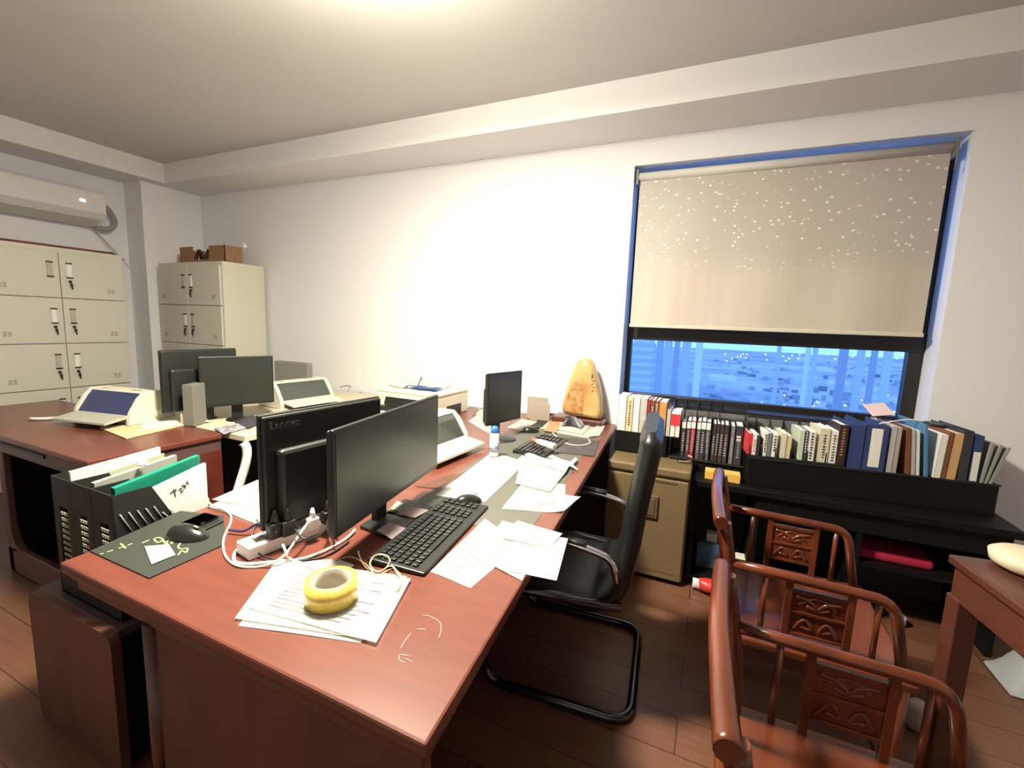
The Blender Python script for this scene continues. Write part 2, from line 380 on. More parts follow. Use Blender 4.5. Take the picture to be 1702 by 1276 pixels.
# ------------------------------------------------------------------ steel cabinets
def locker(name, label, loc, rotz, w, d, h, redstrip=False):
    t = thing(name, label, 'cabinet', loc, rotz)          # local: front faces -y, x from 0..w
    box(0, w, .02, d, 0, h, .004).build('body', steelw, t)
    rows = 5; ph = (h-.08)/rows
    for r_ in range(rows):
        for c_ in range(2):
            x0 = .012+c_*(w-.024)/2; x1 = x0+(w-.024)/2-.004; z0 = .05+r_*ph; z1 = z0+ph-.006
            dd = box(x0, x1, 0, .02, z0, z1, .003).build('door', steel, t)
            hx = (x1-.055) if c_ == 0 else (x0+.055); hz = z0+ph*.60
            MB().box(hx-.016, hx+.016, -.006, 0, hz-.055, hz+.055, .002).build('handle', whitep if (c_+r_) % 2 else creamd, dd)
            for q0 in (.05, -.06): MB().box(hx-.019, hx+.019, -.010, 0, hz+q0, hz+q0+.01).build('handle_cap', blackp, dd)
            if not (r_ == 4 and c_ == 0):
                MB().tube([(hx, .001, hz-.085), (hx, -.014, hz-.085)], .010, 10).box(hx-.003, hx+.003, -.018, -.012, hz-.125, hz-.085).box(hx+.004, hx+.012, -.016, -.012, hz-.145, hz-.10).build('lock', blackp, dd)
            vx = (x0+.09) if c_ == 0 else (x1-.09)
            v = MB()
            for i in range(2):
                for j in range(4): v.box(vx-.024+i*.026, vx-.004+i*.026, -.0012, .002, z0+.055+j*.010, z0+.059+j*.010)
            v.build('vent', mat('vent_shadow', (.16, .155, .13), .8), dd)
    return t
locker('steel_cabinet', 'pale steel locker cabinet under the air conditioner by the left wall', (-4.70, 1.38, 0), PI/2, .85, .40, 1.86)
locker('steel_cabinet', 'pale steel locker cabinet carrying a cardboard box in the corner', (-4.90, 2.58, 0), 0, .94, .42, 1.85)
p0, p1 = (-4.78, 1.36), (-4.78, 2.14)
o = box(-.16, .0, 0, .80, 0, .018, .003).build('rolled_banner', mat('dark_red_board', (.22, .01, .015), .5, var2=(.03, .01, .01), scale=3), None, (-4.75, 1.38, 1.861)); tag(o, 'thin dark red board lying on top of the left steel cabinet', 'board')
o = MB().lathe([(.035, 0), (.03, .01), (.012, .022), (.001, .024)], 14).build('small_stone', blackp, None, (-4.80, 2.19, 1.861)); tag(o, 'small black lump on the left cabinet beside the red board', 'lump')

# cardboard box on the corner cabinet
bxp = ony(298, 432, 2.70)
cb = thing('cardboard_box', 'torn brown cardboard box of dark bottles on the corner cabinet', 'box', (ony(300, 432, 2.68).x, 2.68, 1.852))
wbx = ony(374, 434, 2.68).x-ony(300, 432, 2.68).x
MB().box(0, wbx, .16, .166, 0, .135).box(0, .005, 0, .16, 0, .14).box(wbx-.005, wbx, 0, .16, 0, .15).box(0, wbx, 0, .16, 0, .005).box(0, wbx*.30, 0, .006, 0, .15).box(wbx*.66, wbx, 0, .006, 0, .15).box(wbx*.3, wbx*.66, 0, .006, 0, .03).build('carton', cardb, cb)
pw = MB().grid(lambda u, v: Vector((wbx*.32+u*wbx*.5, 0.02+v*.13, .11+.03*math.sin(u*9)*math.cos(v*7)-.06*u*(1-v))), 10, 6, .002).build('plastic_wrap', mat('clear_wrap', (.5, .48, .48), .2), cb)
for i in range(4):
    t = MB().lathe([(.024, 0), (.026, .01), (.026, .08), (.012, .10), (.012, .12), (.001, .121)], 12).build('dark_bottle', mat('brown_glass', (.03, .014, .010), .15), None, (cb.location.x+wbx*(.34+.11*i), 2.715+(i % 2)*.065, 1.858))
    tag(t, ['dark bottle at left inside the torn cardboard box', 'dark bottle second from left, at the back of the torn box', 'dark bottle third from left in the torn box', 'dark bottle under the clear wrap at right of the torn box'][i], 'bottle', None)
# small branch-like white thing right of the box
k = thing('dried_flower', 'thin pale dried flower stem behind the cardboard box', 'flower', (ony(402, 436, 2.85).x, 2.85, 1.852))
MB().tube([(0, 0, 0), (.02, 0, .07), (.05, 0, .15)], .003, 6, 4).build('stem', mat('pale_stem', (.45, .45, .42), .8), k)
MB().lathe([(.001, -.02), (.018, -.01), (.02, .005), (.001, .02)], 10, (.05, 0, .165)).lathe([(.001, -.012), (.012, 0), (.001, .012)], 8, (.035, 0, .185)).build('petals', whitep, k)

# air conditioner
ac = thing('air_conditioner', 'white wall-mounted air conditioner above the left steel cabinet', 'air conditioner', (XS+.003, 1.33, 2.12))
prof = [(0, 0), (.12, .0), (.19, .05), (.235, .10), (.24, .26), (.22, .285), (0, .285)]
MB().prism([(p[0], p[1]) for p in prof], 0, .92, M=Matrix(((1, 0, 0, 0), (0, 0, 1, 0), (0, 1, 0, 0), (0, 0, 0, 1))), bev=.008).build('casing', mat('ac_white', (.70, .70, .72), .35), ac)
MB().prism([(.125, -.004), (.195, .045), (.19, .055), (.12, .008)], .03, .89, M=Matrix(((1, 0, 0, 0), (0, 0, 1, 0), (0, 1, 0, 0), (0, 0, 0, 1)))).build('louver', mat('ac_louver', (.50, .49, .46), .5), ac)
box(.238, .243, .74, .775, .17, .185).build('indicator_lamp', mat('ac_led', (1, 1, 1), .4, emit=(1, 1, 1), es=2), ac)
MB().tube([(.14, .90, .19), (.14, .965, .17), (.12, 1.02, .10), (.10, 1.03, .04), (.10, .97, -.01), (.08, .89, .0)], .022, 10, 6).build('pipe_loop', mat('pipe_wrap', (.30, .30, .32), .6), ac)
a = onx(178, 372, -5.1); b = onx(218, 425, -5.15)
o = MB().tube([(-5.14, 2.22, 2.115), (-5.16, 2.36, 1.98), (-5.17, 2.50, 1.80)], .006, 6, 6).build('drain_hose', whitep); tag(o, 'pale drain hose slanting down from the air conditioner', 'hose')
o = MB().tube([(-5.12, 2.22, 2.115), (-5.12, 2.33, 1.96), (-5.16, 2.46, 1.86)], .004, 6, 6).build('power_cable', mat('grey_cable', (.4, .4, .4), .5)); tag(o, 'thin grey cable beside the air conditioner drain hose', 'cable')

# ------------------------------------------------------------------ main desk
NR, NL, FR, FL = (-.35, .512), (-1.485, .515), (-.555, 3.02), (-1.69, 3.02)
md = thing('office_desk', 'long red-brown office desk nearest the camera', 'desk', (-.95, 1.7, 0))
def off(p): return (p[0]+.95, p[1]-1.7)
def inset(poly, d):
    cx = sum(p[0] for p in poly)/len(poly); cy = sum(p[1] for p in poly)/len(poly)
    return [(p[0]-math.copysign(d, p[0]-cx), p[1]-math.copysign(d, p[1]-cy)) for p in poly]
top = [off(NL), off(NR), off(FR), off(FL)]
MB().prism(top, .722, .75, bev=.006).build('tabletop', redtop, md)
MB().prism(inset(top, .012), .704, .722, bev=.004).prism(inset(top, .022), .672, .704, bev=.003).build('moulding', edgewood, md)
pa = MB(); pa.box(-.20, .565, -1.155, -1.12, 0, .674, .003)
pa.build('end_panel', brownpanel, md)
MB().tube([(-.205, -1.15, 0), (-.205, -1.15, .672)], .02, 12).build('panel_edge', edgewood, md)
box(-.12, -.09, -1.12, 1.25, .12, .674).build('modesty_panel', blackw, md)
box(-.70, .37, 1.25, 1.28, 0, .674).build('end_panel', brownpanel, md)
def along(t, off_):                                       # point beside the right edge of the desk
    return (NR[0]+(FR[0]-NR[0])*t-off_, NR[1]+(FR[1]-NR[1])*t)
q = [along(.28, .52), along(.28, .07), along(.93, .07), along(.93, .52)]
MB().prism([off(p) for p in q], .7492, .7512).build('writing_inset', greymat, md)

TZ = .7505
# scuff marks on desk (whitish scratches)
sc = MB()
for pts in ([(703, 1022), (715, 1024), (731, 1034), (733, 1048), (729, 1060)], [(690, 1046), (700, 1045), (708, 1046)], [(683, 1052), (672, 1066), (666, 1077)], [(680, 1090), (665, 1088), (664, 1096), (672, 1101)], [(675, 1094), (686, 1100)]):
    sc.tube([onz(x, y, TZ+.0002)-md.location for x, y in pts], .0008, 5, 5, ry=.0003)
sc.build('scratch_mark', mat('scratch', (.62, .50, .46), .6), md)

# ------------------------------------------------------------------ papers
rp = random.Random(11)
def sheet(px, z, label, m_=paper, th=.0012, cat='paper', lift=None, group=None, name='paper_sheet', marks=0):
    P = [onz(x, y, z) for x, y in px]
    c = sum(P, Vector())/len(P); c.z = z
    sd = rp.random()*6
    def fn(u, v):
        p = (P[0]*(1-u)+P[1]*u)*(1-v)+(P[3]*(1-u)+P[2]*u)*v
        dz = .0008*(1+math.sin(u*5+sd)*math.cos(v*4+sd))
        if lift: dz += lift*max(0, (u if lift > 0 else 1-u)-.7)**2*4
        return Vector((p.x-c.x, p.y-c.y, abs(dz)))
    if len(P) == 4:
        g_ = MB().grid(fn, 10, 10, th)
        for f in g_.bm.faces: f.smooth = False
        o_ = g_.build(name, m_, None, c)
    else: o_ = MB().prism([(p.x-c.x, p.y-c.y) for p in P], 0, th).build(name, m_, None, c)
    tag(o_, label, cat, group)
    if marks and len(P) == 4:
        mk = MB(); r2 = random.Random(marks)
        for i in range(11):
            v = .12+i*.07; u1 = .12; u2 = r2.uniform(.4, .88)
            a_, b_ = fn(u1, v), fn(u2, v)
            a_.z += th+.0006; b_.z += th+.0006
            mk.tube([a_, b_], .0012, 4, ry=.0002)
        mk.build('printed_lines', faint, o_)
    return o_
# near pile under the tape
sheet([(396, 1040), (600, 1068), (672, 960), (470, 935)], TZ+.001, 'bottom sheet of the pile under the yellow tape roll, corner sticking out', paper, marks=0)
sheet([(390, 1028), (610, 1062), (676, 958), (462, 928)], TZ+.004, 'middle sheet of the pile under the yellow tape roll')
s = sheet([(412, 1010), (625, 1068), (683, 962), (492, 934)], TZ+.007, 'top sheet with a round stamp, under the yellow tape roll', marks=5)
ring = MB(); cst = onz(595, 1047, TZ+.012)
ring.tube([(cst.x-s.location.x+.016*math.cos(t*PI/12), cst.y-s.location.y+.010*math.sin(t*PI/12), .0032) for t in range(24)], .0004, 4, closed=True, ry=.0002)
ring.box(cst.x-s.location.x-.007, cst.x-s.location.x+.007, cst.y-s.location.y-.0004, cst.y-s.location.y+.0004, .003, .0034)
ring.build('stamp_mark', mat('grey_stamp', (.30, .30, .30), .8), s)
sheet([(500, 935), (560, 928), (590, 940), (545, 960)], TZ+.010, 'small white slip behind the yellow tape roll')
# centre pile
sheet([(715, 950), (782, 977), (868, 905), (806, 862)], TZ+.001, 'white form lying right of the near keyboard', marks=7)
sheet([(790, 925), (868, 965), (905, 885), (835, 865)], TZ+.003, 'form half under the overhanging white sheet', marks=8)
sheet([(832, 946), (925, 965), (944, 895), (862, 880)], TZ+.005, 'blank white sheet overhanging the desk right edge')
sheet([(830, 893), (912, 911), (935, 887), (860, 865)], TZ+.008, 'small receipt on the overhanging white sheet', marks=9)
sheet([(722, 824), (806, 834), (868, 775), (812, 756)], TZ+.003, 'white sheet touching the far end of the near keyboard', marks=0)
sheet([(776, 815), (830, 800), (880, 770), (824, 752)], TZ+.005, 'white sheet under the blue and white bottle')
sheet([(834, 846), (938, 853), (965, 830), (872, 800)], TZ+.002, 'sheet with a corner pointing off the desk right edge', lift=.03)
sheet([(836, 842), (938, 848), (940, 805), (872, 798)], TZ+.005, 'upper sheet right of the black mouse')
sheet([(868, 838), (884, 842), (925, 832), (905, 825)], TZ+.009, 'folded slip on the sheets right of the black mouse')
sheet([(857, 803), (914, 817), (940, 785), (866, 763)], TZ+.012, 'top form with faint green print beside the paper cutout', mat('faint_green_form', (.86, .87, .72), .8), marks=12)
sheet([(846, 775), (935, 790), (948, 772), (868, 757)], TZ+.009, 'sheet behind the form with faint green print')
# paper cutout (aeroplane-like scraps)
pc = [(860, 765), (886, 766), (872, 755), (880, 753), (902, 761), (925, 767), (912, 760), (918, 757), (934, 764), (948, 768), (956, 761), (960, 764), (952, 772), (961, 781), (946, 774), (940, 785), (930, 782), (898, 771)]
sheet(pc, TZ+.016, 'white paper cutout with pointed strips near the desk right edge', th=.002, name='paper_cutout')
# left papers near the crate
sheet([(345, 842), (395, 853), (432, 830), (430, 800)], TZ+.002, 'white papers at the desk left edge behind the mouse pad')
sheet([(352, 830), (428, 845), (452, 812), (430, 797)], TZ+.006, 'yellowish sheet topmost at the desk left edge', paper2)
sheet([(375, 850), (430, 872), (462, 840), (400, 828)], TZ+.004, 'white sheet beside the left black keyboard')
sheet([(432, 868), (545, 822), (540, 812), (425, 855)], .772, 'long white card lying under the rear-facing monitor', paper2, th=.006)

# tape roll
tl = onz(551, 995, TZ+.010)
tr = thing('tape_roll', 'yellow packing tape roll lying on white papers', 'tape', (tl.x, tl.y, TZ+.011))
MB().lathe([(.044, 0), (.057, 0), (.057, .048), (.044, .048), (.044, 0)], 48).build('tape_winding', tapeM, tr)
MB().lathe([(.0405, 0), (.0438, 0), (.0438, .0485), (.0405, .0485), (.0405, 0)], 48).build('cardboard_core', tapecore, tr)

# beige straps/rubber bands behind tape
P = [onz(x, y, TZ+dz) for x, y, dz in [(595, 915, .03), (600, 930, .01), (612, 945, .008), (635, 948, .01), (648, 932, .02), (638, 922, .03), (622, 924, .02), (615, 938, .012), (628, 950, .01), (650, 940, .02), (662, 955, .012), (668, 965, .01), (662, 980, .01)]]
o = MB().tube([p-P[3] for p in P], .0028, 6, 8, ry=.0012).build('plastic_strap', rubber, None, P[3]); tag(o, 'tangled beige plastic strap behind the yellow tape roll', 'strap')
P = [onz(x, y, TZ+dz) for x, y, dz in [(560, 932, .012), (580, 925, .012), (605, 935, .014), (625, 955, .012), (640, 950, .012), (655, 945, .013), (668, 960, .012), (660, 982, .012), (655, 975, .012)]]
o = MB().tube([p-P[3] for p in P], .0013, 6, 8).build('thin_wire', rubber, None, P[3]); tag(o, 'thin beige wire curling over the papers behind the tape', 'wire')

# ------------------------------------------------------------------ keyboards and mice
def keyboard(a, b, c, d, label, full=True):
    # a: near-left, b: near-right(front, palm side near), c: far palm side, d: far back side (pixels)
    A, B_, C_, D = [onz(x, y, .765) for x, y in (a, b, c, d)]
    ex = (C_-B_); L_ = ex.length; ex.normalize(); W_ = ((A-B_).length+(D-C_).length)/2
    ang = math.atan2(ex.y, ex.x)
    t = thing('keyboard', label, 'keyboard', (B_.x, B_.y, TZ), ang)     # local x along length, +y towards back row (left turn)
    MB().prism([(0, 0), (W_, 0), (W_, .018), (0, .010)], 0, L_, M=Matrix(((0, 0, 1, 0), (1, 0, 0, 0), (0, 1, 0, 0), (0, 0, 0, 1))), bev=.003).build('base', blackp, t)
    km = MB().box(-.0075, .0075, -.0075, .0075, 0, .006, .0018); kproto = None
    n = 0; rest = MB(); px_ = L_/23.2; py_ = (W_-.035)/6.2
    for r_ in range(6):
        y = .026+py_*(r_+.5)
        cols = [i for i in range(22)]
        for c_ in cols:
            if c_ in (15, 19): continue
            if r_ == 0 and 4 <= c_ <= 8:
                if c_ == 4 and full:
                    o_ = MB().box(px_*4.7, px_*9.6, y-.0075, y+.0075, .0, .006, .002).build('space_bar', blackp, t, (0, 0, .011))
                continue
            x = px_*(c_+1.1); z = .0100+.008*y/W_
            if full and n < 99:
                if kproto is None: kproto = km.build('key', mat('key_plastic', (.02, .021, .02), .3), t, (x, y, z)); kk = kproto
                else: kk = kproto.copy(); C.objects.link(kk); kk.location = (x, y, z)
                n += 1
            else: rest.box(x-.0075, x+.0075, y-.0075, y+.0075, z, z+.006)
    o_ = rest.build('keys', mat('key_plastic', (.02, .021, .02), .3), t); o_['kind'] = 'stuff'
    return t
keyboard((635, 915), (705, 950), (812, 838), (742, 824), 'black keyboard in the centre of the desk below the screen')
keyboard((860, 742), (905, 757), (945, 728), (905, 722), 'dusty black keyboard in front of the far small monitor', False)
keyboard((365, 888), (338, 878), (372, 862), (415, 868), 'small black keyboard at the desk left edge by the papers', False)
def mouse(x, y, ang, label, s=1.):
    p = onz(x, y, TZ+.015)
    def fn(u, v):
        th = u*2*PI; ph = v*PI/2
        return Vector((.055*s*math.cos(th)*math.cos(ph), .031*s*math.sin(th)*math.cos(ph), .034*s*math.sin(ph)*(1-.2*math.cos(th)*math.cos(ph))))
    t = thing('computer_mouse', label, 'mouse', (p.x, p.y, TZ+.001), ang)
    MB().grid(fn, 28, 8).build('shell', mat('mouse_black', (.015, .015, .015), .25), t)
    MB().tube([(.022, 0, .0335*s), (.036, 0, .029*s)], .004, 8, ry=.002).build('scroll_wheel', greyp, t)
    return t
mouse(743, 835, .95, 'glossy black mouse between white sheets in the desk centre') .location = Vector((onz(742, 833, .765).x+.06, onz(742, 833, .765).y+.05, TZ+.001))
mouse(312, 886, .3, 'black mouse on the dark green printed mouse pad', 1.15)
mouse(882, 714, .6, 'black mouse in front of the far small monitor', 1.)
# mouse pads
pd = [onz(x, y, TZ) for x, y in [(150, 917), (248, 962), (375, 905), (372, 858), (300, 850)]]
c = sum(pd, Vector())/5
mp_ = thing('mouse_pad', 'dark mouse pad with lime green lettering at the desk left corner', 'mouse pad', (c.x, c.y, TZ))
MB().prism([(p.x-c.x, p.y-c.y) for p in pd], 0, .003).build('pad', darkpad, mp_)
gr = MB()
def stroke(mb, pts, z, r, org, k=6): mb.tube([onz(x, y, z)-org for x, y in pts], r, 5, k, ry=.0003)
og = Vector((c.x, c.y, TZ))
for pts in ([(255, 896), (262, 893), (270, 896), (264, 901), (258, 899), (256, 895)], [(270, 897), (276, 903), (280, 896), (285, 892), (284, 902)], [(284, 904), (292, 899), (300, 901), (296, 908), (300, 912), (311, 911), (309, 918), (302, 915), (296, 922)], [(236, 902), (248, 897)], [(212, 906), (220, 903)], [(196, 911), (208, 908)], [(178, 917), (188, 914)], [(200, 903), (209, 911)], [(166, 921), (172, 919)]):
    stroke(gr, pts, TZ+.0034, .0028, og)
gr.build('printed_lettering', limeink, mp_)
o = sheet([(240, 908), (252, 938), (292, 922), (280, 904)], TZ+.006, 'white note lying on the dark green mouse pad', name='sticky_note', cat='note')
q4 = [onz(x, y, TZ+.001) for x, y in [(905, 778), (975, 765), (985, 742), (925, 735)]]
cc = sum(q4, Vector())/4
o = MB().prism([(p.x-cc.x, p.y-cc.y) for p in [onz(x, y, TZ+.002) for x, y in [(924, 752), (988, 758), (996, 733), (940, 727)]]], 0, .003).build('mouse_pad', mat('photo_pad', (.06, .055, .07), .5, var2=(.03, .03, .035), scale=14), None, (cc.x, cc.y, .7515)); tag(o, 'dark patterned mouse pad near the far desk papers', 'mouse pad')

# ------------------------------------------------------------------ monitors
def monitor(a, b, zb_, zt_, label, th=.025, stand=True, face=1, logo=None, group=None, tilt=0, base=None, deskz=.7505, backbox=True):
    # a near xy, b far xy; face=+1 screen on the right-hand side of a->b
    A = Vector((a[0], a[1], 0)); B_ = Vector((b[0], b[1], 0)); w = (B_-A).length; ang = math.atan2((B_-A).y, (B_-A).x)
    t = thing('monitor', label, 'monitor', (*(((A+B_)/2).xy), deskz), ang+(0 if face > 0 else PI))
    zb_ -= deskz; zt_ -= deskz; h = zt_-zb_
    box(-w/2, w/2, 0, th*.55, zb_, zt_, .004).build('bezel', blackp, t)
    box(-w/2+.010, w/2-.010, -.0012, .002, zb_+.016, zt_-.010).build('screen', screen, t)
    bc = MB().box(-w/2+.004, w/2-.004, th*.5, th, zb_+.004, zt_-.004, .006)
    if backbox: bc.box(-w*.42, w*.42, th*.9, th+.030, zb_+.006, zt_-h*.30, .012)
    bc.build('back_cover', mat('monitor_back', (.016, .018, .016), .45), t)
    if backbox:
        MB().box(-.030, .030, th+.028, th+.05, .0, zb_+h*.55, .004).build('stand_neck', blackp, t)
        MB().lathe([(.001, .012), (.04, .010), (.072, .006), (.075, 0)], 32, (0, th-.02, 0)).build('stand_base', blackp, t)
    if logo:
        for (body, size, dx, dz) in logo:
            textmesh('logo', body, size, mat('logo_grey', (.10, .11, .10), .4), t, Matrix.Translation((dx, th+.0008, dz)) @ Matrix.Rotation(PI, 4, 'Z') @ Matrix.Rotation(PI/2, 4, 'X'))
    return t
monitor((-.832, .80), (-.935, 1.42), .84, 1.125, 'wide black monitor with its screen towards the chair, nearest the camera', face=1)
monitor((-1.112, .80), (-1.072, 1.235), .80, 1.130, 'black monitor facing away with raised lettering on its back', face=-1, logo=[('Lenovo', .031, .195, .338)])
monitor((-1.070, 2.09), (-1.002, 2.395), .85, 1.135, 'small black monitor at the far end of the near desk', face=1)
monitor((-2.725, 1.62), (-2.567, 1.985), .84, 1.143, 'black monitor with dusty screen on the rear left desk, in front', face=1)
monitor((-2.862, 1.485), (-2.848, 1.925), .815, 1.178, 'larger black monitor behind the dusty one on the rear left desk', face=-1)

# notes and phones by the near monitor
def slab(px, z, th, label, m_, name, cat, group=None):
    P = [onz(x, y, z) for x, y in px]; c_ = sum(P, Vector())/len(P)
    o_ = MB().prism([(p.x-c_.x, p.y-c_.y) for p in P], 0, th, bev=min(.002, th*.3)).build(name, m_, None, (c_.x, c_.y, z)); return tag(o_, label, cat, group)
slab([(598, 878), (655, 899), (688, 868), (640, 850)], TZ+.0005, .010, 'black phone under the near pink note', blackp, 'phone', 'phone')
slab([(640, 858), (688, 866), (720, 845), (672, 832)], TZ+.0005, .010, 'black calculator under the far pink note', blackp, 'calculator', 'calculator')
sheet([(625, 882), (655, 898), (680, 880), (648, 868)], TZ+.013, 'pink note nearest the tape, beside the keyboard', pinkp, name='sticky_note', cat='note')
sheet([(658, 855), (690, 860), (714, 848), (675, 840)], TZ+.013, 'pink note farther along, between monitor and keyboard', pinkp, name='sticky_note', cat='note')
sheet([(648, 846), (672, 852), (680, 840), (660, 832)], TZ+.014, 'small green and white slip under the near monitor', mat('green_slip', (.45, .55, .40), .7))
sheet([(690, 808), (745, 790), (775, 785), (728, 812)], TZ+.002, 'brown transparent sleeve behind the near monitor', mat('brown_sleeve', (.22, .10, .07), .3))

# power strip and plugs
A_, B2 = onz(418, 915, .775), onz(560, 862, .775)
ang = math.atan2((B2-A_).y, (B2-A_).x); Ls = (B2-A_).length
ps = thing('power_strip', 'white power strip crowded with plugs under the two monitors', 'power strip', (A_.x, A_.y, TZ), ang)
box(-.01, Ls+.03, -.005, .065, 0, .036, .004).build('housing', whitep, ps)
sk = MB()
for i in range(6): sk.box(.02+i*Ls/6, .05+i*Ls/6, .012, .048, .0358, .0368)
sk.build('sockets', greyp, ps)
def plug(x, y, z, label, m_, s=1.):
    p = onz(x, y, z); t = MB().box(-.016*s, .016*s, -.012*s, .012*s, 0, .034*s, .004).lathe([(.011*s, .034*s), (.007*s, .05*s), (.004*s, .062*s)], 10).build('plug', m_, None, (p.x, p.y, z), ang); return tag(t, label, 'plug')
plug(458, 892, TZ+.037, 'fat black plug in the near socket of the power strip', blackp, 1.25)
plug(478, 888, TZ+.037, 'second black plug in the power strip', blackp, 1.25)
plug(520, 878, TZ+.037, 'white plug standing up in the power strip', whitep)
plug(545, 868, TZ+.037, 'black plug at the far socket under the near monitor', blackp, 1.1)
def cable(name, pts, r, m_, label, cat='cable', k=8):
    P_ = [onz(x, y, TZ+r+dz) for x, y, dz in pts]; c_ = P_[0]
    o_ = MB().tube([p-c_ for p in P_], r, 8, k).build(name, m_, None, c_); return tag(o_, label, cat)
wcab = mat('white_cable', (.80, .79, .74), .5)
cable('cable', [(524, 850, .06), (500, 885, .05), (470, 925, .02), (435, 941, 0), (395, 940, 0), (374, 922, 0), (372, 895, .0), (384, 865, .0), (378, 850, .004), (350, 838, .01), (345, 828, .02)], .0032, wcab, 'white cable looping widest left of the power strip')
cable('cable', [(412, 905, .01), (392, 916, 0), (390, 932, 0), (410, 937, 0), (450, 934, 0), (500, 929, 0), (540, 915, 0), (575, 895, 0), (590, 880, .005)], .0042, wcab, 'thick white cable looping in front of the power strip')
cable('cable', [(460, 885, .06), (432, 872, .05), (418, 890, .03), (425, 915, .012), (455, 930, .002), (500, 932, .001), (545, 922, .001), (580, 900, .001)], .0026, blackp, 'thin black cable crossing in front of the power strip')
cable('cable', [(490, 880, .07), (505, 895, .06), (530, 890, .05), (545, 868, .05), (538, 850, .05), (548, 880, .04), (556, 905, .01)], .0032, blackp, 'black cable coiled over the white plug')
cable('cable', [(448, 880, .05), (430, 870, .03), (405, 882, .01), (380, 880, .008)], .0035, mat('dark_blue_cable', (.02, .03, .12), .5), 'dark blue cable running left from the power strip')
cable('cable', [(560, 880, .02), (545, 868, .03), (520, 862, .03), (500, 866, .02), (480, 872, .02), (450, 868, .02)], .004, blackp, 'black cable running behind the plugs of the power strip')
cable('cable', [(552, 826, .02), (545, 850, .03), (550, 875, .02), (562, 890, .01)], .003, blackp, 'black cable hanging between the two near monitors')
cable('cable', [(470, 905, .03), (476, 918, .02), (484, 930, .004), (500, 935, .001)], .0035, wcab, 'short white cable hanging off the near plug')

# ------------------------------------------------------------------ far desk clutter
# dot-matrix printers
def dot_printer(label, loc, rz, w, cover, scale=1.):
    t = thing('dot_matrix_printer', label, 'printer', loc, rz)     # front faces -y, x centred
    TX = Matrix(((0, 0, 1, 0), (1, 0, 0, 0), (0, 1, 0, 0), (0, 0, 0, 1)))
    d = .27; h = .18
    for sx in (-1, 1):
        x0, x1 = sorted((sx*w/2, sx*(w/2-.025)))
        MB().prism([(.0, .02), (.012, .07), (.06, .145), (.10, h), (.20, h-.004), (.245, .10), (d, .03), (d, 0), (.0, 0)], x0, x1, M=TX, bev=.004).build('side_cover', cream, t)
    MB().prism([(.03, .0), (.03, .05), (.11, .05), (.115, h-.012), (.20, h-.012), (.25, .09), (d-.01, 0)], -w/2+.025, w/2-.025, M=TX).build('body', creamd, t)
    MB().prism([(.09, h-.012), (.10, h-.004), (.20, h-.006), (.21, h-.02)], -w/2+.026, w/2-.026, M=TX, bev=.002).build('top_lid', cream, t)
    cv = MB().prism([(.012, .055), (.07, .140), (.10, h-.006), (.10, h-.02), (.03, .045)], -w/2+.027, w/2-.027, M=TX, bev=.002).build('clear_cover', cover, t)
    b_ = MB()
    for i in range(5): b_.box(w*.14+i*.016, w*.14+i*.016+.010, .13, .145, h-.007, h-.003)
    b_.box(-w*.38, -w*.28, .13, .14, h-.007, h-.003)
    b_.build('buttons', greyp, t)
    MB().prism([(-.11, .022), (-.108, .035), (.03, .058), (.03, .040)], -w/2+.02, w/2-.02, M=TX, bev=.002).build('paper_tray', cream if cover is not bluecover else mat('tray_greenish', (.42, .43, .36), .45), t)
    MB().tube([(w/2, .16, .045), (w/2+.012, .16, .045)], .022, 16).build('platen_knob', cream, t)
    return t
dot_printer('cream dot-matrix printer with blue cover on the rear left desk corner', (-3.13, 1.315, .758), math.radians(11), .42, bluecover)
dot_printer('cream dot-matrix printer beyond the monitor facing away', (-2.68, 2.36, .751), math.radians(84), .44, smoke)
dot_printer('cream dot-matrix printer partly behind the nearest monitor', (-1.16, 1.82, .751), math.radians(86), .44, smoke)

# flat items on rear left desk
slab([(165, 712), (210, 730), (330, 702), (280, 690)], .751, .006, 'kraft envelope under the printer with the blue cover', kraft, 'envelope', 'envelope')
slab([(232, 716), (300, 706), (352, 700), (310, 690), (240, 700)], .757, .004, 'cream card lying behind the blue-covered printer', paper2, 'card', 'card')
P = [onz(x, y, .765) for x, y in [(50, 694), (75, 694), (116, 691)]]
o = MB().tube([p-P[0] for p in P], [.013, .011, .006], 10, 3, ry=.008).build('handset', whitep, None, P[0]); o.location.z = .760; tag(o, 'white slim handset lying on the rear left desk', 'handset')
p = onz(308, 702, .762)
o = MB().lathe([(.022, 0), (.022, .045), (.018, .058), (.001, .062)], 14).build('glue_bottle', mat('cream_bottle', (.8, .76, .6), .5), None, (p.x, p.y, .762)); tag(o, 'small cream dispenser right of the blue-covered printer', 'dispenser')
p = onx(300, 690, -2.66)
o = box(-.005, .055, -.05, .06, 0, .24, .004).build('document_stand', mat('grey_board', (.17, .17, .15), .6), None, (-2.74, 1.57, .751), math.radians(25)); tag(o, 'upright grey board in front of the larger rear monitor', 'board')
o = box(-.19, .19, -.03, .03, 0, .26, .012).build('grey_panel', mat('grey_case', (.22, .22, .20), .5), None, (-3.27, 2.72, .751), .05); tag(o, 'grey upright machine behind the monitors near the back wall', 'machine')
slab([(390, 700), (412, 712), (440, 700), (420, 690)], .757, .003, 'dark leaflet under the dusty rear monitor', mat('dark_leaflet', (.04, .04, .06), .5), 'leaflet', 'leaflet')
slab([(355, 712), (372, 722), (432, 705), (425, 698)], .753, .003, 'printed white magazine on the cream desk edge', mat('magazine', (.55, .53, .55), .5, var2=(.08, .07, .12), scale=40), 'magazine', 'magazine')
sheet([(435, 690), (470, 684), (485, 676), (445, 682)], .754, 'papers left of the dot-matrix printer on the cream desk')
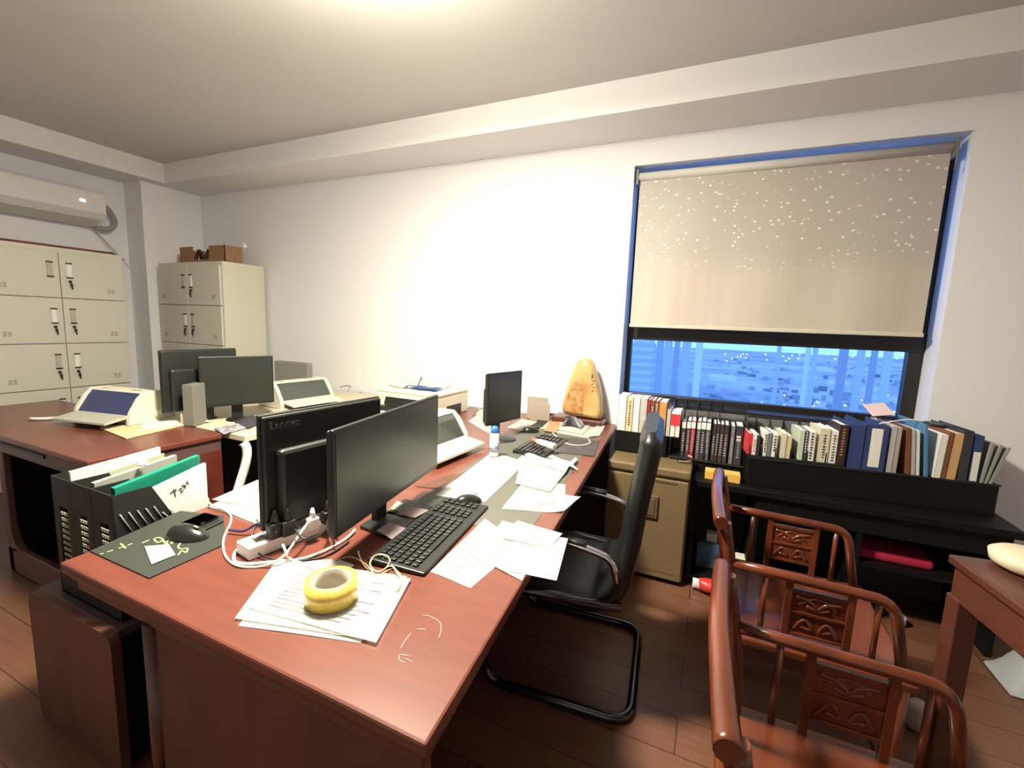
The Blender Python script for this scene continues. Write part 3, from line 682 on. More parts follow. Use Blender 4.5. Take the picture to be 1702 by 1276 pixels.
cable('cable', [(565, 643, .06), (580, 641, .05), (592, 648, .0), (600, 652, .0)], .003, blackp, 'black cable arching behind the middle dot-matrix printer')

# multi-function printer
bt = thing('multifunction_printer', 'large cream inkjet printer with items on its lid by the wall', 'printer', (-2.12, 2.42, .751))
BW, BD = .50, .43
MB().box(0, BW, .02, BD, 0, .145, .008).build('body', cream, bt)
MB().box(-.004, BW+.004, .03, BD+.004, .145, .175, .012).build('scanner_lid', mat('lid_cream', (.72, .68, .54), .4), bt)
MB().prism([(0, .07), (.03, .145), (.03, .07)], .08, BW-.12, M=Matrix(((0, 0, 1, 0), (1, 0, 0, 0), (0, 1, 0, 0), (0, 0, 0, 1)))).build('control_panel', blackp, bt)
MB().box(.04, BW-.04, -.03, .05, .03, .06, .002).build('output_slot', blackp, bt)
MB().box(.06, BW-.06, -.09, .05, .02, .028, .002).build('output_tray', cream, bt)
MB().box(BW-.002, BW+.002, .14, .33, .0, .075).build('side_opening', blackp, bt)
lid = .751+.176
o = MB().grid(lambda u, v: Vector((u*.26, v*.13, .004+.02*abs(math.sin(u*6+v*3))*(1-.5*v))), 14, 8, .002).build('plastic_bag', bluep, None, (-1.94, 2.50, lid)); tag(o, 'crumpled blue and white plastic bag on the printer lid', 'bag')
o = MB().grid(lambda u, v: Vector((u*.28, v*.14, .004+.035*abs(math.sin(u*4+v*2))*v)), 14, 8, .002).build('plastic_bag', whitep, None, (-1.98, 2.64, lid)); tag(o, 'crumpled white plastic bag behind the blue one on the printer', 'bag')
o = MB().tube([(0, 0, .014), (.10, -.03, .015), (.17, -.035, .014)], [.018, .022, .022, .014], 10, 4, ry=.013).build('handset', mat('offwhite_handset', (.75, .73, .64), .4), None, (-2.10, 2.56, lid)); tag(o, 'off-white handset at the left of the printer lid', 'handset')
o = MB().tube([(0, 0, .01), (.02, .01, .06), (.03, -.01, .075)], .005, 6, 4).build('glue_stick', greyp, None, (-1.91, 2.63, lid)); tag(o, 'small grey stick standing up on the printer lid', 'stick')
st = thing('side_table', 'plain low table carrying the large inkjet printer', 'table', (-1.92, 2.68, 0))
box(-.26, .19, -.33, .33, .72, .75, .003).build('tabletop', mat('pale_wood', (.50, .36, .22), .5, var=.15), st)
for sx in (-.22, .15):
    for sy in (-.29, .29): box(sx-.02, sx+.02, sy-.02, sy+.02, 0, .72).build('leg', blackm, st)

# bottle, glue, stone and the rest on the near desk
p = onz(821, 757, TZ+.008)
bo = thing('spray_bottle', 'white cylindrical bottle with blue cap and label', 'bottle', (p.x, p.y, TZ+.009))
MB().lathe([(.022, 0), (.0235, .003), (.0235, .105), (.019, .115)], 24).build('body', whitep, bo)
MB().lathe([(.020, .115), (.020, .135), (.013, .146), (.001, .148)], 20).build('cap', bluep, bo)
MB().lathe([(.0238, .02), (.0238, .082)], 24).build('label_band', mat('blue_label', (.10, .22, .48), .4, var2=(.55, .6, .65), scale=25), bo)
p = onz(833, 770, TZ+.012); q_ = onz(884, 737, TZ+.02); r_ = onz(922, 750, TZ+.02)
gd = (r_-q_); gl = gd.length; ga = math.atan2(gd.y, gd.x)
gb = thing('glue_bottle', 'white glue bottle with red cap lying on the dusty keyboard', 'bottle', (q_.x, q_.y, TZ+.042), ga)
RX = Matrix.Rotation(PI/2, 4, 'Y')
MB().lathe([(.008, .03), (.016, .06), (.019, gl*.98), (.012, gl)], 16, M=RX).build('body', mat('milky_plastic', (.75, .72, .64), .35), gb)
MB().lathe([(.005, 0), (.011, .004), (.013, .035), (.001, .036)], 14, M=RX).build('cap', mat('red_cap', (.70, .13, .10), .4), gb)
p = onz(832, 792, TZ+.010)
o = MB().tube([(p.x-p.x+.02*math.cos(t*PI/8), .012*math.sin(t*PI/8), 0) for t in range(9)], .002, 6).build('paper_clip', rubber, None, (p.x, p.y, TZ+.012)); tag(o, 'beige ring clip on the sheet under the bottle', 'clip')

# stone
sc0, sc1 = ony(938, 690, 2.90), ony(998, 700, 2.90); stx = ony(970, 690, 2.91)
sb = thing('wooden_stand', 'dark red wooden base under the yellow stone', 'stand', (stx.x, 2.90, TZ))
box(-.20, .14, -.07, .09, 0, .045, .008).build('block', edgewood, sb)
outline = [(936, 683), (940, 655), (948, 628), (960, 602), (972, 596), (984, 600), (992, 622), (999, 655), (999, 696), (975, 696), (955, 691)]
OP = [ony(x, y, 2.90) for x, y in outline]; zc = TZ+.0455
oc = Vector((stx.x, 2.90, zc))
op = [(p.x-oc.x, max(p.z-oc.z, 0.0)) for p in OP]
cpts = catmull([Vector((a_, b_, 0)) for a_, b_ in op], 3, True)
smb = MB(); layers = []
for k, (yy, sc_) in enumerate([(-.045, .80), (-.035, .93), (-.01, 1.0), (.03, 1.0), (.05, .93), (.058, .8)]):
    cxm, czm = -.01, .18
    layers.append([smb.bm.verts.new((cxm+(p.x-cxm)*sc_, yy+p.y, max(czm+(p.y*0+p[1]-czm)*sc_, 0))) for p in cpts])
for v in layers:
    for j, vv in enumerate(v): vv.co.y = [-.045, -.035, -.01, .03, .05, .058][layers.index(v)]
for i in range(5):
    for j in range(len(cpts)):
        k2 = (j+1) % len(cpts); f = smb.bm.faces.new((layers[i][j], layers[i][k2], layers[i+1][k2], layers[i+1][j])); f.smooth = True
smb.bm.faces.new(layers[0][::-1]); smb.bm.faces.new(layers[-1])
stn = thing('display_stone', 'tall yellow polished stone with brown patch and dark inscription', 'stone', oc)
smb.build('stone_body', stone, stn)
br_ = [ony(x, y, 2.855) for x, y in [(940, 682), (942, 660), (950, 640), (958, 634), (966, 640), (970, 660), (968, 688), (955, 686)]]
MB().prism([(p.x-oc.x, p.z-oc.z) for p in br_], .0, .003, M=XZ(0, -.0445, 0)).build('brown_patch', mat('brown_stone_skin', (.32, .13, .045), .5, var2=(.50, .30, .12), scale=30), stn)
ch = MB()
for pts in ([(983, 623), (986, 628)], [(985, 621), (983, 630)], [(984, 632), (988, 634)], [(986, 637), (983, 641)], [(985, 644), (988, 643)], [(986, 648), (984, 652)]):
    ch.tube([Vector((ony(x, y, 2.853).x-oc.x, -.0462, ony(x, y, 2.853).z-oc.z)) for x, y in pts], .0022, 5)
ch.build('inscription', ink, stn)

# acrylic frames and paper pile at far end
for (px, lbl, dy) in (([(877, 658), (911, 661)], 'taller smoky acrylic frame beside the small far monitor', 0), ([(882, 668), (914, 669)], 'shorter smoky acrylic frame in front of the taller one', -.06)):
    a_, b_ = ony(px[0][0], px[0][1], 2.86+dy), ony(px[1][0], px[1][1], 2.86+dy)
    o = MB().box(0, b_.x-a_.x, 0, .008, 0, a_.z-TZ, .001).build('acrylic_frame', acry, None, (a_.x, 2.86+dy, TZ)); tag(o, lbl, 'frame')
slab([(880, 715), (900, 712), (925, 690), (905, 686)], TZ, .012, 'black pad behind the far mouse', blackp, 'phone_charger', 'charger')
sheet([(843, 710), (870, 716), (893, 701), (868, 696)], TZ+.014, 'white card in front of the small far monitor', th=.003)
slab([(895, 712), (922, 716), (935, 690), (905, 690)], TZ+.001, .006, 'kraft envelope at left of the far paper pile', kraft, 'envelope', 'envelope')
slab([(904, 716), (925, 719), (932, 703), (915, 700)], TZ+.008, .003, 'orange-red card on the kraft envelope', orangep, 'card', 'card')
sheet([(915, 718), (976, 728), (1004, 710), (950, 695)], TZ+.003, 'lowest white sheet of the far paper pile', marks=0)
sheet([(918, 712), (968, 722), (985, 702), (940, 690)], TZ+.009, 'upper white sheet of the far paper pile')
sheet([(980, 725), (996, 724), (1006, 708), (992, 706)], TZ+.013, 'small white tag with dark spot, right of the far paper pile', th=.002)
cr_ = onz(952, 706, TZ+.02)
o = MB().grid(lambda u, v: Vector(((u-.5)*.13, (v-.5)*.10, .004+.06*max(0, math.sin(u*PI))*abs(math.sin(v*5+u*3)))), 14, 12, .002).build('crumpled_bag', mat('grey_print_bag', (.55, .53, .58), .4, var2=(.12, .11, .17), scale=22), None, (cr_.x, cr_.y, TZ+.014)); tag(o, 'crumpled grey printed bag on the far paper pile', 'bag')
cable('cable', [(918, 718, .002), (930, 730, 0), (945, 738, 0), (965, 740, 0), (980, 736, 0), (978, 730, .004)], .0032, wcab, 'white cable looping in front of the far paper pile')
sheet([(790, 688), (812, 700), (825, 690), (800, 672)], TZ+.001, 'white sheets behind the small far monitor')
sheet([(778, 700), (812, 720), (828, 706), (795, 688)], TZ+.003, 'white sheet between the far monitor and the printer')
cable('cable', [(785, 692, .01), (798, 680, .03), (812, 676, .02), (820, 684, .01)], .0028, blackp, 'black cable curling left of the small far monitor')
slab([(905, 690), (935, 694), (942, 686), (915, 682)], TZ+.001, .02, 'red-brown box behind the far paper pile', mat('darkred_box', (.20, .02, .03), .5), 'small_box', 'box')
sheet([(925, 688), (945, 690), (948, 683), (930, 681)], TZ+.023, 'blue-grey card on the red-brown box', mat('bluegrey_card', (.2, .28, .42), .5))

# ------------------------------------------------------------------ low cabinet under the file rack and left desk
lp = thing('low_cabinet', 'low brown side cabinet in the left foreground under the file rack', 'cabinet', (-1.75, .80, 0))
rr_ = [Vector((-.25, 0, 0)), Vector((-.25, .4675, 0)), Vector((.255, .4675, 0)), Vector((.255, 0, 0))]
def roundrect(x0, x1, z0, z1, rad, n=5):
    o_ = []
    for cx_, cz_, a0 in ((x1-rad, z1-rad, 0), (x0+rad, z1-rad, PI/2), (x0+rad, z0+rad, PI), (x1-rad, z0+rad, 1.5*PI)):
        for i in range(n+1): o_.append((cx_+rad*math.cos(a0+i*PI/2/n), cz_+rad*math.sin(a0+i*PI/2/n)))
    return o_
MB().prism(roundrect(-.25, .25, 0, .4675, .04), 0, .025, M=XZ(0, -.166, 0)).build('end_panel', brownpanel, lp)
MB().box(-.235, .22, -.165, .22, .02, .44, .004).build('body', blackw, lp)
MB().box(-.245, .235, -.166, .235, .44, .467, .004).build('top', mat('purple_grey_top', (.075, .045, .045), .4), lp)

rk = thing('file_rack', 'black plastic magazine rack stuffed with folders at the desk left', 'file rack', (-1.725, .66, .469))
RW, RH = .36, .395
TXr = Matrix(((0, 0, 1, 0), (1, 0, 0, 0), (0, 1, 0, 0), (0, 0, 0, 1)))
fm = MB()
fm.box(-RW/2, RW/2, 0, .004, 0, .10).box(-RW/2, RW/2, 0, .004, .30, RH)
fm.box(-RW/2, RW/2, 0, .26, 0, .004)
for i in range(4):
    x = -RW/2+i*(RW)/3; fm.box(max(x-.03, -RW/2), min(x+.03, RW/2), 0, .004, .1, .3)
fm.build('front_wall', blackp, rk)
for i in range(4):
    x = -RW/2+i*(RW-.004)/3
    d_ = MB(); d_.prism([(0, 0), (.26, 0), (.26, .20), (.16, .27), (.10, RH), (.0, RH)], x, x+.003, M=TXr)
    dv = d_.build('divider', blackm, rk)
    if i == 3:
        rb = MB()
        for k in range(7): rb.tube([(x+.004, .015+k*.022, .335-k*.002 if k < 5 else .30), (x+.004, .05+k*.022, .25)], .0022, 5)
        for k in range(8): rb.tube([(x+.004, .012+k*.024, .245), (x+.004, .04+k*.024, .17)], .0022, 5)
        for k in range(8): rb.tube([(x+.004, .012+k*.024, .16), (x+.004, .04+k*.024, .08)], .0022, 5)
        rb.build('rib', greyp, dv)
for i in range(3):
    hl = MB()
    cx_ = -RW/2+(i+.5)*RW/3
    for a_ in range(4):
        for b_ in range(9): hl.box(cx_-.024+a_*.013, cx_-.016+a_*.013, .003, .006, .11+b_*.02, .12+b_*.02)
    hl.build('label_insert', mat('pale_mesh_insert', (.30, .30, .22), .6), rk)
def folder(x, y0, y1, z0, z1, th, m_, label, name, lean=0., rise=0.):
    t = MB().prism([(0, 0), (y1-y0, rise*.4), (y1-y0, z1-z0), (0, z1-z0-rise)], 0, th, M=TXr).build(name, m_, None, (x, y0, z0))
    t.rotation_euler = (0, lean, 0); return tag(t, label, 'envelope' if 'envelope' in name else 'folder')
env = folder(-1.575, .70, .935, .48, .885, .014, paper, 'large white envelope with black handwriting in the file rack', 'envelope', rise=.055)
hw_ = MB()
for k_, pts in enumerate([[(.10, .33), (.13, .345), (.12, .32)], [(.115, .35), (.125, .30)], [(.14, .33), (.155, .345), (.15, .315), (.165, .33)], [(.16, .36), (.175, .335), (.17, .355)], [(.175, .345), (.185, .375), (.19, .35)]]):
    hw_.tube([(.0148, .15+(a_-.15)*.62, .345+(b_-.345)*.55) for a_, b_ in pts], .0011, 5, 3, ry=.0013)
hw_.build('handwriting', ink, env)
folder(-1.64, .70, .95, .48, .90, .022, greenf, 'bright green folder in the file rack', 'folder', rise=.04)
folder(-1.675, .69, .93, .48, .875, .004, paper, 'thin white sheet between green folder and black divider', 'paper_folder', rise=.03)
folder(-1.755, .70, .94, .48, .885, .020, mat('grey_folder', (.30, .31, .28), .5), 'grey folder in the middle of the file rack', 'folder', rise=.03)
folder(-1.80, .69, .93, .48, .885, .008, mat('olive_folder', (.45, .46, .32), .6), 'olive-white folder in the file rack left slot', 'folder', rise=.03)
folder(-1.865, .69, .95, .48, .895, .012, paper2, 'cream folder leftmost in the file rack', 'folder', rise=.02)
slab([(228, 776), (244, 774), (246, 768), (232, 770)], .888, .008, 'pink tab sticking up from the folders in the file rack', pinkp, 'index_tab', 'tab')

# rear left desk
d2 = thing('office_desk', 'red-brown desk in the left background with keyboard slot', 'desk', (-3.2, 1.25, 0))
MB().box(-1.0, .80, -.30, .29, .722, .75, .006).build('tabletop', redtop, d2)
MB().box(-.99, .785, -.29, .28, .655, .722, .004).build('moulding', mat('desk_apron_grey', (.10, .055, .05), .4), d2)
MB().box(-.05, .40, -.297, -.285, .695, .712).build('keyboard_slot', blackp, d2)
MB().box(.765, .79, -.28, .28, 0, .66).build('side_panel', redwood, d2)
fp = MB().box(-.12, -.06, -.29, -.26, 0, .66, .006).box(-.12, .77, -.29, -.26, 0, .14, .006).box(.68, .77, -.29, -.26, .1, .66, .006)
fp.prism([(-.062, .12), (.03, .138), (-.02, .16), (-.045, .19), (-.062, .25)], 0, .03, M=XZ(0, -.26, 0))
fp.build('front_frame', mat('purple_frame', (.115, .055, .05), .45), d2)
MB().box(-1.0, .765, .24, .26, 0, .66).box(-.12, -.10, -.26, .25, 0, .66).build('back_panel', blackw, d2)
o = MB().grid(lambda u, v: Vector(((u-.5)*.22, (v-.5)*.16, .01+.09*abs(math.sin(u*5+1)*math.cos(v*4)))), 10, 8, .002).build('plastic_bag', mat('dim_bag', (.55, .48, .42), .5), None, (-2.78, 1.16, .02)); tag(o, 'pale crumpled bag on the floor inside the left desk', 'bag')
# cream desk behind
d4 = thing('office_desk', 'cream-topped desk holding the rear monitors and middle printer', 'desk', (-2.9, 2.25, 0))
MB().box(-.75, .645, -.69, .74, .715, .748, .004).build('tabletop', mat('cream_top', (.62, .56, .40), .5), d4)
# its curved white leg
lg = MB(); pts = [Vector((.635, -.775+.02, .70)), Vector((.66, -.74, .69)), Vector((.665, -.74, .62)), Vector((.655, -.79, .45)), Vector((.62, -.84, .28)), Vector((.6, -.86, 0))]
lgp = catmull([Vector((.64, -.70, .715)), Vector((.655, -.69, .68)), Vector((.655, -.70, .60)), Vector((.645, -.76, .42)), Vector((.64, -.80, .25)), Vector((.64, -.80, .0))], 6)
lg.tube(lgp, .026, 14, ry=.022)
lg.build('leg', mat('white_leg', (.80, .76, .74), .35), d4)
for sx, sy in ((.60, .68), (-.70, .68)): box(sx-.02, sx+.02, sy-.02, sy+.02, 0, .715).build('leg', blackm, d4)
MB().box(.30, .32, -.60, .68, .15, .715).build('modesty_panel', blackw, d4)

# ------------------------------------------------------------------ black cantilever chair
bc_ = thing('cantilever_chair', 'black leather cantilever office chair with chrome arms', 'chair', (-.425, 1.715, 0), math.radians(5))
X0, X1, Y0, Y1 = -.31, .25, -.265, .285
def rc(pts, r=.06, n=5):
    out = []
    P_ = [Vector(p) for p in pts]
    out.append(P_[0])
    for i in range(1, len(P_)-1):
        a_ = (P_[i-1]-P_[i]); b_ = (P_[i+1]-P_[i]); rr = min(r, a_.length/2.1, b_.length/2.1)
        s0 = P_[i]+a_.normalized()*rr; s1 = P_[i]+b_.normalized()*rr
        for k_ in range(n+1):
            t_ = k_/n; out.append(s0*(1-t_)**2+P_[i]*2*t_*(1-t_)+s1*t_*t_)
    out.append(P_[-1]); return out
MB().tube(rc([(X1-.06, Y0+.04, .42), (X0, Y0, .42), (X0, Y0, .018), (X1, Y0, .018), (X1, Y1, .018), (X0, Y1, .018), (X0, Y1, .42), (X1-.06, Y1-.04, .42)], .09, 6), .017, 12).build('frame', dkchrome, bc_)
prof = [(-.30, .435), (-.20, .43), (0, .405), (.10, .405), (.165, .46), (.195, .60), (.215, .78), (.235, .92), (.245, 1.00), (.240, 1.055)]
pp = catmull([Vector((a_, 0, b_)) for a_, b_ in prof], 5)
def pad(u, v):
    return None
lm = MB(); ring_prev = None; N_ = len(pp)
for i, p_ in enumerate(pp):
    t_ = (pp[min(i+1, N_-1)]-pp[max(i-1, 0)]).normalized(); nrm = Vector((t_.z, 0, -t_.x))
    f_ = i/(N_-1); th_ = .040*(1 if .06 < f_ < .94 else .6)
    wy0 = Y0+.03+(.0 if f_ < .45 else .0); wy1 = Y1-.03; ri = []
    for k_ in range(20):
        a_ = 2*PI*k_/20; cy_ = math.copysign(abs(math.cos(a_))**.35, math.cos(a_)); sy_ = math.copysign(abs(math.sin(a_))**.7, math.sin(a_))
        shrink = 1.0 if f_ < .93 else 1-.5*(f_-.93)/.07*.35
        ri.append(lm.bm.verts.new(p_+nrm*sy_*th_+Vector((0, (wy0+wy1)/2+cy_*(wy1-wy0)/2*shrink, 0))))
    if ring_prev:
        for k_ in range(20):
            f = lm.bm.faces.new((ring_prev[k_], ring_prev[(k_+1) % 20], ri[(k_+1) % 20], ri[k_])); f.smooth = True
    else: lm.bm.faces.new(ri[::-1])
    ring_prev = ri
lm.bm.faces.new(ring_prev)
lm.build('padded_shell', leather, bc_)
for sy, y_ in ((-1, Y0+.01), (1, Y1-.01)):
    MB().tube(rc([(.17, y_, .53), (.15, y_-sy*.0, .61), (.02, y_, .638), (-.18, y_, .630), (-.26, y_, .58), (-.27, y_, .44)], .10, 6), .013, 10).build('armrest', chrome, bc_)
    MB().tube(rc([(.06, y_, .646), (-.02, y_, .652), (-.20, y_, .643), (-.25, y_, .61)], .05, 5), .018, 10, ry=.010).build('arm_pad', blackp, bc_)

# ------------------------------------------------------------------ safe
sf = thing('safe', 'tan metal safe standing behind the black chair', 'safe', (-.27, 2.475, 0))
MB().box(-.222, .222, .02, .46, .02, .655, .010).build('body', tan, sf)
MB().box(-.215, .215, 0, .022, .03, .598, .006).build('door', tan, sf)
MB().box(-.222, .222, -.004, .03, .612, .66, .010).build('top_rim', tan, sf)
MB().box(.04, .16, -.003, .004, .578, .592, .001).box(-.20, .20, -.0015, .004, .066, .070).build('nameplate', tand, sf)
MB().box(-.06, .07, -.014, .002, .37, .50, .006).box(-.045, .055, -.018, -.012, .385, .485, .004).build('keypad', tand, sf)
MB().box(-.2, .2, .05, .42, 0, .02).build('base', blackm, sf)

# ------------------------------------------------------------------ black credenza with books
cz = thing('credenza', 'long black open-front credenza below the window', 'cabinet', (.62, 2.77, 0))
CW = .655
MB().box(-CW, CW, -.24, .24, .570, .605, .004).build('top', blackw, cz)
MB().box(-CW+.02, CW-.03, .22, .235, 0, .57).build('back_panel', mat('dark_grey_back', (.045, .047, .045), .7), cz)
for x in (-CW+.015, -.34, .10, CW-.035): MB().box(x-.012, x+.012, -.21, .22, 0, .57).build('upright', blackw, cz)
MB().box(.10, CW-.035, -.20, .22, .30, .32).box(-CW+.015, .10, -.20, .22, .03, .05).build('shelf', blackw, cz)
MB().box(-.34, CW-.035, -.215, -.20, .47, .57).build('drawer_front', blackw, cz)

PL = ((-.6, 2.70), (.3, 2.70))
PR = ((.22, 2.585), (1.24, 2.70)); ANG = math.atan2(.115, 1.02)
rs = thing('riser_shelf', 'long black riser box on the credenza carrying the right-hand books', 'shelf', (.22, 2.585, .6055), ANG)
RL = math.hypot(1.02, .115)
MB().box(0, RL, 0, .28, 0, .152, .003).build('box', blackw, rs)
MB().box(0, RL+.004, -.004, .0, .145, .153).build('edge', blackm, rs)
ZR = .6055+.1525
lb = thing('riser_shelf', 'short black box on the safe carrying the leftmost books', 'shelf', (-.50, 2.70, .661))
MB().box(.0, .30, 0, .30, 0, .124, .003).build('box', blackw, lb)
ZL = .661+.1245
pn = thing('plinth', 'black plinth under the tall wire book organiser', 'plinth', (-.035, 2.705, .6055))
MB().box(0, .235, 0, .30, 0, .055, .002).build('box', blackw, pn)
ZM = .680
# organisers
def organiser(name, label, loc, rz, w, h, cuts, d=.20):
    t = thing(name, label, 'organiser', loc, rz)
    MB().box(0, w, -.005, d, 0, .012, .002).build('base', blackp, t)
    MB().box(0, w, d-.003, d, .012, h).build('back_mesh', mesh_m, t)
    MB().tube(rc([(0, d, 0), (0, d, h), (w, d, h), (w, d, 0)], .02, 4), .005, 8).build('rim', blackp, t)
    for c_ in cuts:
        dv = MB().prism([(0, 0), (d, 0), (d, h-.004), (d-.03, h-.004), (0, h*.35)], c_-.001, c_+.001, M=TXr).build('divider', mesh_m, t)
        MB().tube([(c_, 0, .01), (c_, 0, h*.35), (c_, d-.03, h-.004), (c_, d, h-.004)], .0028, 6).build('divider_rim', blackp, dv)
    return t
wM = ony(1237, 760, 2.70).x-ony(1112, 755, 2.70).x
organiser('book_organiser', 'tall black wire book organiser left of the window middle', (ony(1112, 755, 2.70).x, 2.70, .6615), 0, wM, .325, [0, .060, .127, .19, .25, wM-.004])
oR = onplane(1245, 760, *PR); oR2 = onplane(1403, 775, *PR)
organiser('book_organiser', 'lower black wire book organiser on the long riser', (oR.x, oR.y, ZR), ANG, (oR2-oR).length, .18, [0, .052, .118, .185, .26, .34])

def book(x0, x1, yt, plane, zb_, depth, cover, label, pages=True, name='book', lean=0., lab=None, marks=None, cat='book'):
    ym = yt+40
    a_ = onplane(x0, ym, *plane); b_ = onplane(x1, ym, *plane)
    w = (b_-a_).xy.length; h = onplane((x0+x1)/2, yt, *plane).z-zb_
    an = ANG if plane is PR else 0
    t = thing(name, label, cat, (a_.x, a_.y, zb_+.0005), an)
    t.rotation_euler = (0, lean, an)
    w = max(w-.0012, .004)
    cvr = MB().box(0, w, 0, .003, 0, h, .0008).box(0, min(.0025, w*.2), 0, depth, 0, h).box(w-min(.0025, w*.2), w, 0, depth, 0, h)
    cvr.build('cover', cover, t)
    if pages: MB().box(min(.0025, w*.2), w-min(.0025, w*.2), .003, depth-.004, .003, h-.004).build('pages', paper, t)
    if lab:
        z0, z1, m_, ins = lab
        MB().box(w*ins, w*(1-ins), -.0012, .001, h*z0, h*z1).build('spine_label', m_, t)
    if marks:
        mk = MB(); r2 = random.Random(int(x0)); z_, z2, m_ = marks; z = h*z_
        while z < h*z2:
            s_ = min(w*.3, .007)
            mk.box(w/2-s_, w/2+s_, -.0020, .0, z, z+.0015).box(w/2-.0012, w/2+.0012, -.0020, .0, z-.004, z+.005)
            if r2.random() < .6: mk.box(w/2-s_*.8, w/2+s_*.8, -.0020, .0, z-.004, z-.0025)
            z += .014
        mk.build('spine_title', m_, t)
    return t
def cm(n, c): return mat('cover_'+n, c, .5)
whc, crc, gyc, dkc, rdc, brc, orc = cm('white', (.80, .79, .74)), cm('cream', (.62, .53, .33)), cm('grey', (.48, .46, .45)), cm('dark', (.04, .035, .045)), cm('red', (.38, .02, .04)), cm('brown', (.20, .075, .035)), cm('orange', (.55, .25, .08))
brightred = cm('bright_red', (.60, .04, .05))
L_ = [(1026, 1040, 657, whc, 'thick white book leftmost on the window shelf', None, None),
      (1040, 1051, 660, crc, 'beige-spined book second from left on the window shelf', None, (.2, .9, ink)),
      (1051, 1062, 661, whc, 'white book third from left beside the beige one', None, None),
      (1062, 1074, 662, gyc, 'pinkish grey book fourth from left', None, (.4, .8, faint)),
      (1074, 1079, 664, rdc, 'thin dark red book beside the pinkish grey one', None, None),
      (1079, 1086, 665, brc, 'brown book left of its brown twin above the chair top', None, (.3, .8, faint)),
      (1086, 1093, 666, brc, 'brown book touching the orange-spined one', None, (.4, .9, faint)),
      (1093, 1106, 668, orc, 'orange-brown spined thick book above the black chair', None, None),
      (1106, 1113, 680, gyc, 'light grey book left of the red and white one', None, None),
      (1113, 1129, 684, whc, 'white book with red upper spine beside the wire organiser', (.45, .9, brightred, 0), (.05, .45, brightred))]
for x0, x1, yt, c_, l_, lab, mk in L_: book(x0, x1, yt, PL, ZL, .18, c_, l_, lab=lab, marks=mk)
M_ = [(1131, 1138, 699, dkc, 'dark book first in the tall organiser'), (1139, 1146, 699, cm('plum', (.07, .03, .05)), 'plum book second in the tall organiser'), (1146, 1154, 699, rdc, 'crimson volume third in the tall organiser, the only red spine there'),
      (1156, 1163, 700, cm('slate', (.10, .09, .11)), 'slate volume fourth in the tall organiser'), (1163, 1171, 700, dkc, 'dark volume fifth in the tall organiser, between two slate ones'), (1171, 1179, 701, cm('slate', (.1, .1, .1)), 'slate volume sixth in the tall organiser'),
      (1182, 1188, 704, dkc, 'narrow black book first in the organiser third slot'), (1188, 1194, 704, cm('darkbrown', (.05, .03, .03)), 'dark brown book second in the organiser third slot'), (1194, 1201, 705, dkc, 'black book third in the organiser third slot'), (1201, 1209, 706, cm('darkbrown', (.1, .1, .1)), 'dark brown book last in the organiser third slot'),
      (1212, 1219, 708, cm('greyblue', (.16, .18, .21)), 'grey-blue book in the organiser last slot'), (1220, 1233, 708, dkc, 'black book with four white squares in the organiser last slot')]
for i, (x0, x1, yt, c_, l_) in enumerate(M_):
    t = book(x0, x1, yt, PL, .6745, .16, c_, l_, lab=(.80, .97, whc, .05) if i < 6 else None, marks=(.2, .72, mat('pale_print', (.5, .48, .48), .7)))
    if i == 11:
        w_ = .03; sq = MB()
        for a_ in (.007, .018):
            for b_ in (.155, .172): sq.box(a_, a_+.008, -.0024, 0, b_-.02, b_-.009)
        sq.build('white_square', whc, t)
R_ = [(1241, 1248, 720, brightred, 'bright red spined book first in the lower organiser', None), (1248, 1255, 721, whc, 'white and orange book second in the lower organiser', (.2, .8, orangep)), (1255, 1261, 723, dkc, 'black book third in the lower organiser', None),
      (1267, 1273, 718, whc, 'white book at the start of the lower organiser second slot', (.2, .9, ink)), (1273, 1280, 720, cm('greyblue', (.1, .1, .1)), 'grey-blue book between two white ones in the lower organiser', None), (1281, 1290, 720, whc, 'white book with small dots ending the second slot', (.3, .9, ink)),
      (1296, 1305, 720, cm('ivory', (.66, .60, .46)), 'ivory book alone in the lower organiser third slot', (.2, .8, faint)), (1305, 1313, 724, crc, 'beige book leaning beside the ivory one', None),
      (1327, 1334, 715, cm('palegreen', (.55, .60, .50)), 'pale green edged book left of the black-labelled one', None), (1334, 1341, 716, dkc, 'black spined book with white characters', (.3, .95, whc)), (1341, 1353, 717, whc, 'thick white book with dense black spine characters', (.1, .95, ink)),
      (1360, 1377, 712, cm('ivory', (.1, .1, .1)), 'thick ivory book with text right of the dense-lettered one', (.15, .85, ink)), (1378, 1390, 716, whc, 'white book with dark lettering beside the black and brown book', (.1, .9, brc)), (1392, 1407, 706, cm('black_brown', (.035, .018, .02)), 'black book with brown lettering left of the navy binders', (.25, .9, orc))]
for i, (x0, x1, yt, c_, l_, mk) in enumerate(R_): book(x0, x1, yt, PR, ZR+(.013 if x0 < 1400 else 0), .17, c_, l_, marks=mk)
book(1412, 1435, 706, PR, ZR, .26, navy, 'plain navy ring binder on the window shelf', False, 'ring_binder', cat='binder')
book(1436, 1474, 706, PR, ZR, .26, navy, 'navy ring binder with a tall white spine label', False, 'ring_binder', lab=(.08, .92, whc, .25), cat='binder')
for (x0, x1, yt, c_, l_, ln) in [(1479, 1487, 708, gyc, 'grey folder just right of the labelled navy binder', 0), (1487, 1495, 710, cm('greige', (.42, .37, .33)), 'greige folder second right of the navy binders', 0), (1513, 1519, 712, brc, 'brown folder leaning left, right of the greige one', -.11), (1520, 1527, 714, gyc, 'grey folder leaning with the white one', -.11), (1528, 1534, 716, whc, 'white pamphlet leaning at the edge of the gap', -.11)]:
    book(x0, x1, yt, PR, ZR, .24, c_, l_, True, 'folder', lean=ln, cat='folder')
